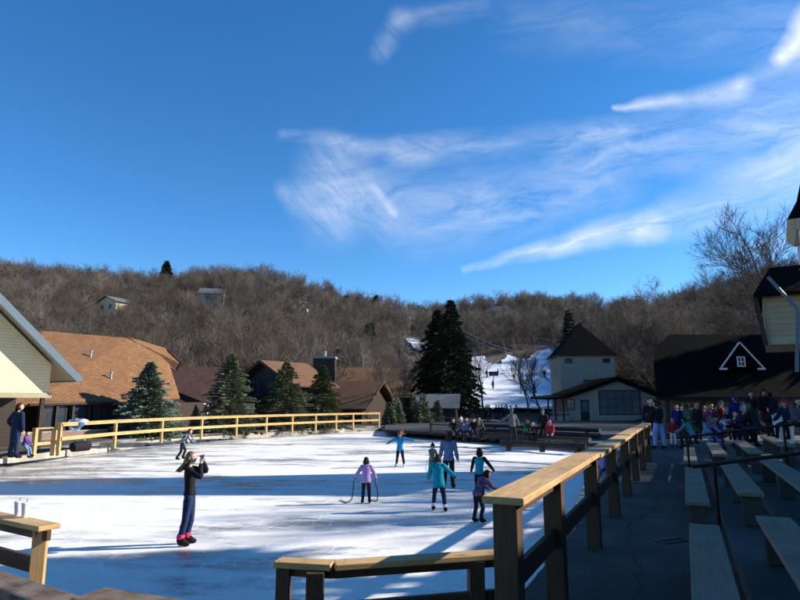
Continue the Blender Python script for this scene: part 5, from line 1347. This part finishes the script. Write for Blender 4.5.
crowd(513,444.5,.45,1.68,20,'a','grey_wool','black_nylon','grey_wool','beanie','person in grey with one arm held out standing at the rink edge',g)
crowd(526,441.5,.45,1.62,215,'t','green_nylon','black_nylon','red_knit','beanie','person in dark green with a red hat sitting on the logs',g)
crowd(531,442,.45,1.5,190,'u','black_nylon','black_nylon','brown_hair','short','person in black bending forward beside the one with the red hat',g)
crowd(544,441.5,.45,1.62,160,'s','black_nylon','black_nylon','grey_wool','beanie','person in black with a grey hat left of the red jacket',g)
crowd(551,442,.45,1.5,150,'t','red_knit','grey_wool','pink_nylon','hood','person in a bright red jacket sitting at the end of the logs',g)
g='people crossing the plaza'
crowd(486,422.5,.45,1.7,180,'s','black_nylon','black_nylon','dark_hair','short','left one of two dark figures standing together mid plaza',g)
crowd(489.5,422,.45,1.75,170,'s','black_nylon','navy_nylon','dark_hair','beanie','right one of two dark figures standing together mid plaza',g)
crowd(592,419.5,.45,1.75,185,'s','black_nylon','grey_wool','grey_wool','short','person in black standing outside the door of the window lodge',g)
crowd(575,417,.45,1.6,120,'w','navy_nylon','black_nylon','dark_hair','short','person walking past the small window of the lodge',g)
crowd(627,418,.45,1.7,140,'s','black_nylon','black_nylon','brown_hair','beanie','person standing before the middle of the big gridded window',g)
crowd(634,418.5,.45,1.7,190,'c','maroon','black_nylon','dark_hair','short','person in maroon before the right panes of the big window',g)
crowd(606,418,.45,1.6,150,'w','black_nylon','navy_nylon','dark_hair','short','person before the left panes of the big window',g)
# lift queue at the foot of the slope
g='people queueing at the foot of the snow slope'
qq=[(464,'w'),(469,'s'),(476,'s'),(480,'w'),(484,'s'),(487,'a'),(496,'s'),(499,'c'),(502,'w'),(504.5,'s'),(507,'s'),(511,'s'),(517,'c'),(459,'s'),(454,'w')]
rq=random.Random(4)
words=['leftmost','second','third','fourth','fifth','sixth','seventh','eighth','ninth','tenth','eleventh','twelfth','thirteenth','fourteenth','rightmost']
for i,(px,po) in enumerate(sorted(qq)):
    tp=rq.choice(['black_nylon','navy_nylon','black_nylon','grey_wool','maroon','olive','black_nylon']); 
    p=D(px,412,74+rq.uniform(0,2)); p.z=.45
    person(p,rq.uniform(1.55,1.8),rq.uniform(0,6),POSES[po],dict(top=tp,legs='black_nylon',hair=rq.choice(['dark_hair','grey_wool','black_knit']),style='beanie',inf=.015,hem=.05),f'{words[i]} person from the left in the dark queue at the foot of the snow slope',g,sub=0)
g='people on the snow slope'
for px,py,lb,tp,po in [(487,379,'skier standing high on the left edge of the snow slope','black_nylon','s'),(514,382,'skier in red in the middle of the snow slope','red_knit','w'),(512,375,'skier in the shaded upper middle of the slope','navy_nylon','s'),(498,378,'skier crossing the slope beside the dark board post','black_nylon','a'),(545,379,'skier on the upper right of the slope near the tower','black_nylon','s'),(535,395,'skier low on the slope behind the curved tree','navy_nylon','w'),(493,391,'person standing at the foot of the dark board post','black_nylon','s')]:
    p=march(px,py,60,.3); p.z=terr(p.x,p.y)+.35
    person(p,1.75,rq.uniform(0,6),POSES[po],dict(top=tp,legs='black_nylon',hair='dark_hair',style='beanie',inf=.015,hem=.05),lb,g,sub=0)
# crowd on the right ------------------------------------------------------
g='people gathered beyond the benches'
Wz=.83
person(G(660,449,Wz),1.66,R(20),dict(lean=3,headyaw=60,armL=(20,14,110,-20),armR=(10,14,100,-30),legL=(6,9,-4,5),legR=(-4,9,-4,5)),dict(top='black_nylon',legs='pale_jeans',hair='dark_hair',style='pony',inf=.012,hem=.02,linf=.006),'woman in a black jacket and pale jeans standing at the far end of the walkway',None,fingers=True,sub=2)
crowd(652,444,Wz,1.75,170,'s','black_nylon','black_nylon','dark_hair','short','dark dressed person leaning at the railing beside the woman in pale jeans',g)
CR=[(674,447,1.15,'s','red_knit','white_knit','pink_nylon','beanie','child in a red and white outfit just right of the woman in pale jeans',0),
(679,440,1.7,'s','royal_blue','black_nylon','dark_hair','short','person in royal blue behind the child in red',0),
(686,441,1.5,'t','green_nylon','navy_nylon','green_nylon','hood','person in a bright green hooded jacket near the walkway end',.25),
(690,438,1.75,'s','grey_wool','black_nylon','brown_hair','long','long haired person in grey behind the green jacket',0),
(693,446,1.6,'u','light_blue','black_nylon','dark_hair','short','person in light blue sitting in front of the green jacket',.1),
(700,440,1.8,'s','black_nylon','black_nylon','dark_hair','short','tall person in black just right of the green jacket',0),
(707,447,1.6,'u','light_blue','light_blue','grey_wool','hood','person in pale blue denim sitting hunched on the terrace',.2),
(711,438,1.65,'s','violet','black_nylon','brown_hair','long','person in violet standing behind the hunched denim figure',0),
(716,447,1.5,'t','violet','violet','dark_hair','short','child in violet trousers sitting at the end of a bench',.2),
(719,437,1.6,'c','maroon','black_nylon','brown_hair','short','person in maroon holding a hand to the face in the crowd',0),
(723,436,1.75,'s','maroon','black_nylon','grey_wool','beanie','person in maroon with a grey hat near the middle of the crowd',.1),
(728,439,1.7,'u','print_bw','black_nylon','brown_hair','bob','person in a black and white print jacket in the thick of the crowd',.1),
(733,436,1.8,'t','navy_nylon','black_nylon','light_blue','beanie','person in navy with a light blue hat, mid crowd',.2),
(738,435,1.85,'s','royal_blue','royal_blue','royal_blue','hood','tall person in a royal blue hooded coat, mid crowd',.25),
(743,443,1.65,'t','royal_blue','navy_nylon','light_blue','beanie','person in royal blue sitting in front of the third row with a light blue hat',.45),
(749,445,1.6,'u','black_nylon','black_nylon','dark_hair','short','dark person bent over beside the seated royal blue one',.4),
(736,446,1.4,'t','maroon','light_blue','brown_hair','bob','child in maroon sitting between the second and third bench rows',.3),
(755,434,1.9,'s','black_nylon','black_nylon','dark_hair','short','tall black dressed person, left of two standing against the hall',.35),
(766,433,1.95,'s','black_nylon','maroon','brown_hair','beanie','tall black dressed person, right of two standing against the hall',.4),
(774,433,1.8,'s','navy_nylon','black_nylon','dark_hair','short','navy dressed person just left of the white trash can',.4),
(761,441,1.7,'u','black_nylon','black_nylon','grey_wool','short','dark person sitting at the near end of the fourth row',.55),
(790,436,1.7,'t','navy_nylon','black_nylon','red_knit','beanie','person in navy with a red hat sitting at the right edge of the photo',.6),
(797,437,1.75,'t','grey_wool','black_nylon','brown_hair','long','person in grey sitting hard against the right edge',.6),
(697,436,1.6,'w','olive','black_nylon','brown_hair','short','person in olive walking at the back of the crowd',0),
(683,436,1.7,'s','black_nylon','navy_nylon','dark_hair','beanie','person in black with a dark hat at the back left of the crowd',0),
(714,434,1.75,'s','olive','black_nylon','dark_hair','short','person in olive at the back middle of the crowd',0),
(705,435,1.65,'c','maroon','black_nylon','brown_hair','long','person in maroon with long hair at the back of the crowd',0),
(729,433,1.7,'s','grey_wool','black_nylon','grey_wool','short','person in grey at the very back of the crowd by the stone wall',0),
(781,436,1.6,'u','black_nylon','black_nylon','dark_hair','short','dark person seated below the white trash can',.5)]
for i,(px,py,hh,po,tp,lg,hr_,st,lb,zo) in enumerate(CR):
    p=G(px,py,Wz); 
    if zo: p=G(px,py,Wz+zo)
    crowd_yaw=[170,150,200,-20,30,120,190,90][i%8]
    hh*=.88
    person(p,hh,R(crowd_yaw),POSES[po],dict(top=tp,legs=lg,hair=hr_,style=st,inf=.013,hem=.05),lb,g,sub=1,hs=1.03)
# ------------------------------------------------------------------ off-frame trees (their shade falls on the ice)
for i,(x,y,h,lb) in enumerate([(27,18.5,15,'bare tree behind the stand building, in the middle'),(33,22,17,'bare tree behind the stand building, farther back'),(22,27,14,'bare tree between the belfry and the hall')]):
    put_bare(bigs[i%3],lb,(x,y,.3),h,14,'trees behind the stand')
def high_pine(x,y,h,r,bs,lb,seed):
    put_conifer('pine_tree',lb,'tree',(x,y,.3),h,r,seed,'fir','trees behind the stand',levels=20,nb=12,tri=60,size=.5,base=bs,droop=.1)
high_pine(20.5,12.3,18.0,2.0,.66,'tall pine with a high crown behind the stand building',901)
for i,(x,y,h,r_) in enumerate([(31,36.5,13,2.6),(34,39.5,14.5,2.8),(37,37.5,16,3)]):  # firs added out of the frame to shade the hall roof
    put_conifer('fir_tree',('nearest','middle','farthest')[i]+' fir standing to the right of the black roofed hall','tree',(x,y,.4),h,r_,930+i,'fir','firs right of the hall',levels=24,nb=11,tri=60,size=.45,base=.1,droop=.25)
# ------------------------------------------------------------------ sun, sky, camera
S=bpy.context.scene
el=R(27); sh=Vector((.985,.17,0)).normalized(); sdir=Vector((sh.x*math.cos(el),sh.y*math.cos(el),math.sin(el)))
L=bpy.data.lights.new('sun','SUN'); L.energy=5.0; L.angle=R(.53); L.color=(1,.955,.885); lo=bpy.data.objects.new('sun',L); C.objects.link(lo); lo.location=(60,10,40)
lo.rotation_euler=sdir.to_track_quat('Z','Y').to_euler()
w=bpy.data.worlds.new('World'); S.world=w; w.use_nodes=True; nt=w.node_tree; k=NT(nt); bg=nt.nodes['Background']
sky=nt.nodes.new('ShaderNodeTexSky'); sky.sky_type='NISHITA'; sky.sun_disc=False; sky.sun_elevation=el; sky.sun_rotation=math.atan2(sh.x,sh.y); sky.altitude=1600; sky.air_density=1.0; sky.dust_density=.1; sky.ozone_density=4
tc=nt.nodes.new('ShaderNodeTexCoord'); sp=nt.nodes.new('ShaderNodeSeparateXYZ'); k.set(sp.inputs[0],tc.outputs['Generated'])
yy_=k.math('MAXIMUM',sp.outputs[1],.02)
A_=k.math('DIVIDE',sp.outputs[0],yy_); B_=k.math('DIVIDE',sp.outputs[2],yy_)
cb=nt.nodes.new('ShaderNodeCombineXYZ'); k.set(cb.inputs[0],A_); k.set(cb.inputs[1],B_); Pv=cb.outputs[0]
def vm(op,a,b=None,sc=None):
    o=nt.nodes.new('ShaderNodeVectorMath'); o.operation=op; k.set(o.inputs[0],a)
    if b is not None: k.set(o.inputs[1],b)
    if sc is not None: k.set(o.inputs[3],sc)
    return o
def nz(v,scale,det,rough,dist=0,col=False):
    o=nt.nodes.new('ShaderNodeTexNoise'); k.set(o.inputs['Vector'],v); o.inputs['Scale'].default_value=scale; o.inputs['Detail'].default_value=det; o.inputs['Roughness'].default_value=rough; o.inputs['Distortion'].default_value=dist
    return o.outputs[1 if col else 0]
wob=vm('SCALE',vm('SUBTRACT',nz(Pv,3.5,4,.55,0,True),(.5,.5,.5)).outputs[0],sc=.07).outputs[0]
Pw=vm('ADD',Pv,wob).outputs[0]
wob2=vm('SCALE',vm('SUBTRACT',nz(Pv,9,5,.6,0,True),(.5,.5,.5)).outputs[0],sc=.05).outputs[0]
Pw2=vm('ADD',Pv,wob2).outputs[0]
def S2(px,py):
    r=ray(px,py); return (r.x/r.y,r.z/r.y,0)
def wisp(ang,st,scale,lo_,hi_,det=11):
    mp=nt.nodes.new('ShaderNodeMapping'); k.set(mp.inputs[0],Pw2); mp.inputs['Rotation'].default_value=(0,0,-ang); 
    m2=nt.nodes.new('ShaderNodeMapping'); k.set(m2.inputs[0],mp.outputs[0]); m2.inputs['Scale'].default_value=(1,st,1)
    return k.ramp(nz(m2.outputs[0],scale,det,.68,.5),[(lo_,0),(hi_,1)])
wA=wisp(R(15),5,4,.25,.85); wB=wisp(R(8),4,6,.32,.85); wC=wisp(R(-50),5,6,.32,.88); wD=wisp(R(24),3,4,.15,.85)
def streak(a,b,w0,w1,amp,tex,f0=1,f1=1,p=1.6):
    a=Vector(S2(*a));b_=Vector(S2(*b)); ba=b_-a
    pa=vm('SUBTRACT',Pw,tuple(a)).outputs[0]; h=k.math('DIVIDE',vm('DOT_PRODUCT',pa,tuple(ba)).outputs['Value'],ba.dot(ba),clamp=True)
    d=vm('LENGTH',vm('SUBTRACT',pa,vm('SCALE',tuple(ba),sc=h).outputs[0]).outputs[0]).outputs['Value']
    ww=k.math('MULTIPLY_ADD',h,(w1-w0)/600,w0/600); m=k.math('SUBTRACT',1,k.math('DIVIDE',d,ww),clamp=True); m=k.math('POWER',m,p)
    am=k.math('MULTIPLY_ADD',h,amp*(f1-f0),amp*f0); return k.math('MULTIPLY',k.math('MULTIPLY',m,am),tex)
ST=[((612,106),(740,86),6,22,1.1,wA,.9,.7,1.3),((740,84),(850,46),16,58,.38,wA,.8,1,1.5),((780,58),(810,25),14,30,1.7,wD,.7,1,1.2),((465,270),(650,226),5,24,1.15,wA,.8,1,1.3),((640,230),(830,165),24,70,.95,wA,1,.9,1.5),
    ((420,236),(600,180),40,55,.55,wB,.6,.9,1.3),((560,150),(830,120),30,85,.75,wB,.55,1,1.1),((285,190),(330,215),16,50,.75,wC,.8,.8,1.3),((330,165),(385,228),50,34,.6,wC,.9,.7,1.3),((368,178),(392,215),5,8,.7,wD,.9,.7,1),
    ((280,135),(430,150),10,22,.8,wB,.7,.7,1.3),((400,150),(620,128),22,20,.5,wB,.9,.8,1.2),((340,190),(520,200),60,60,.45,wB,.9,.7,1.2),((376,58),(402,22),14,22,.42,wC,.8,.7,1.3),((400,22),(480,2),20,18,.4,wB,.8,.6,1.3),
    ((722,17),(750,4),3,5,1.2,wD,.8,.9,1),((668,262),(730,259),3,4,1.2,wD,.7,.9,1),((700,262),(800,240),8,24,.5,wA,.6,1,1.2),((520,20),(800,30),50,60,.28,wB,.6,1,1.1)]
tot=None
for s in ST:
    v=streak(*s); tot=v if tot is None else k.math('ADD',tot,v)
tot=k.math('MINIMUM',tot,.93)
front=k.math('MULTIPLY',tot,k.math('GREATER_THAN',sp.outputs[1],.05))
hs_=nt.nodes.new('ShaderNodeHueSaturation'); hs_.inputs['Saturation'].default_value=1.23; hs_.inputs['Value'].default_value=1.0; k.set(hs_.inputs['Color'],sky.outputs[0])
CL=6.0
skyc=k.mix(front,hs_.outputs[0],(CL*.93,CL*.97,CL*1.02,1))
k.set(bg.inputs['Color'],skyc); bg.inputs['Strength'].default_value=.115
cam=bpy.data.cameras.new('camera'); co=bpy.data.objects.new('camera',cam); C.objects.link(co); co.location=(0,0,H); co.rotation_euler=(math.pi/2+P,0,0)
cam.sensor_width=36; cam.lens=27; cam.clip_start=.05; cam.clip_end=4000; S.camera=co
vs_=S.view_settings; vs_.view_transform='Standard'; vs_.look='None'; vs_.gamma=1; vs_.exposure=.85; vs_.use_curve_mapping=False
S.cycles.max_bounces=6
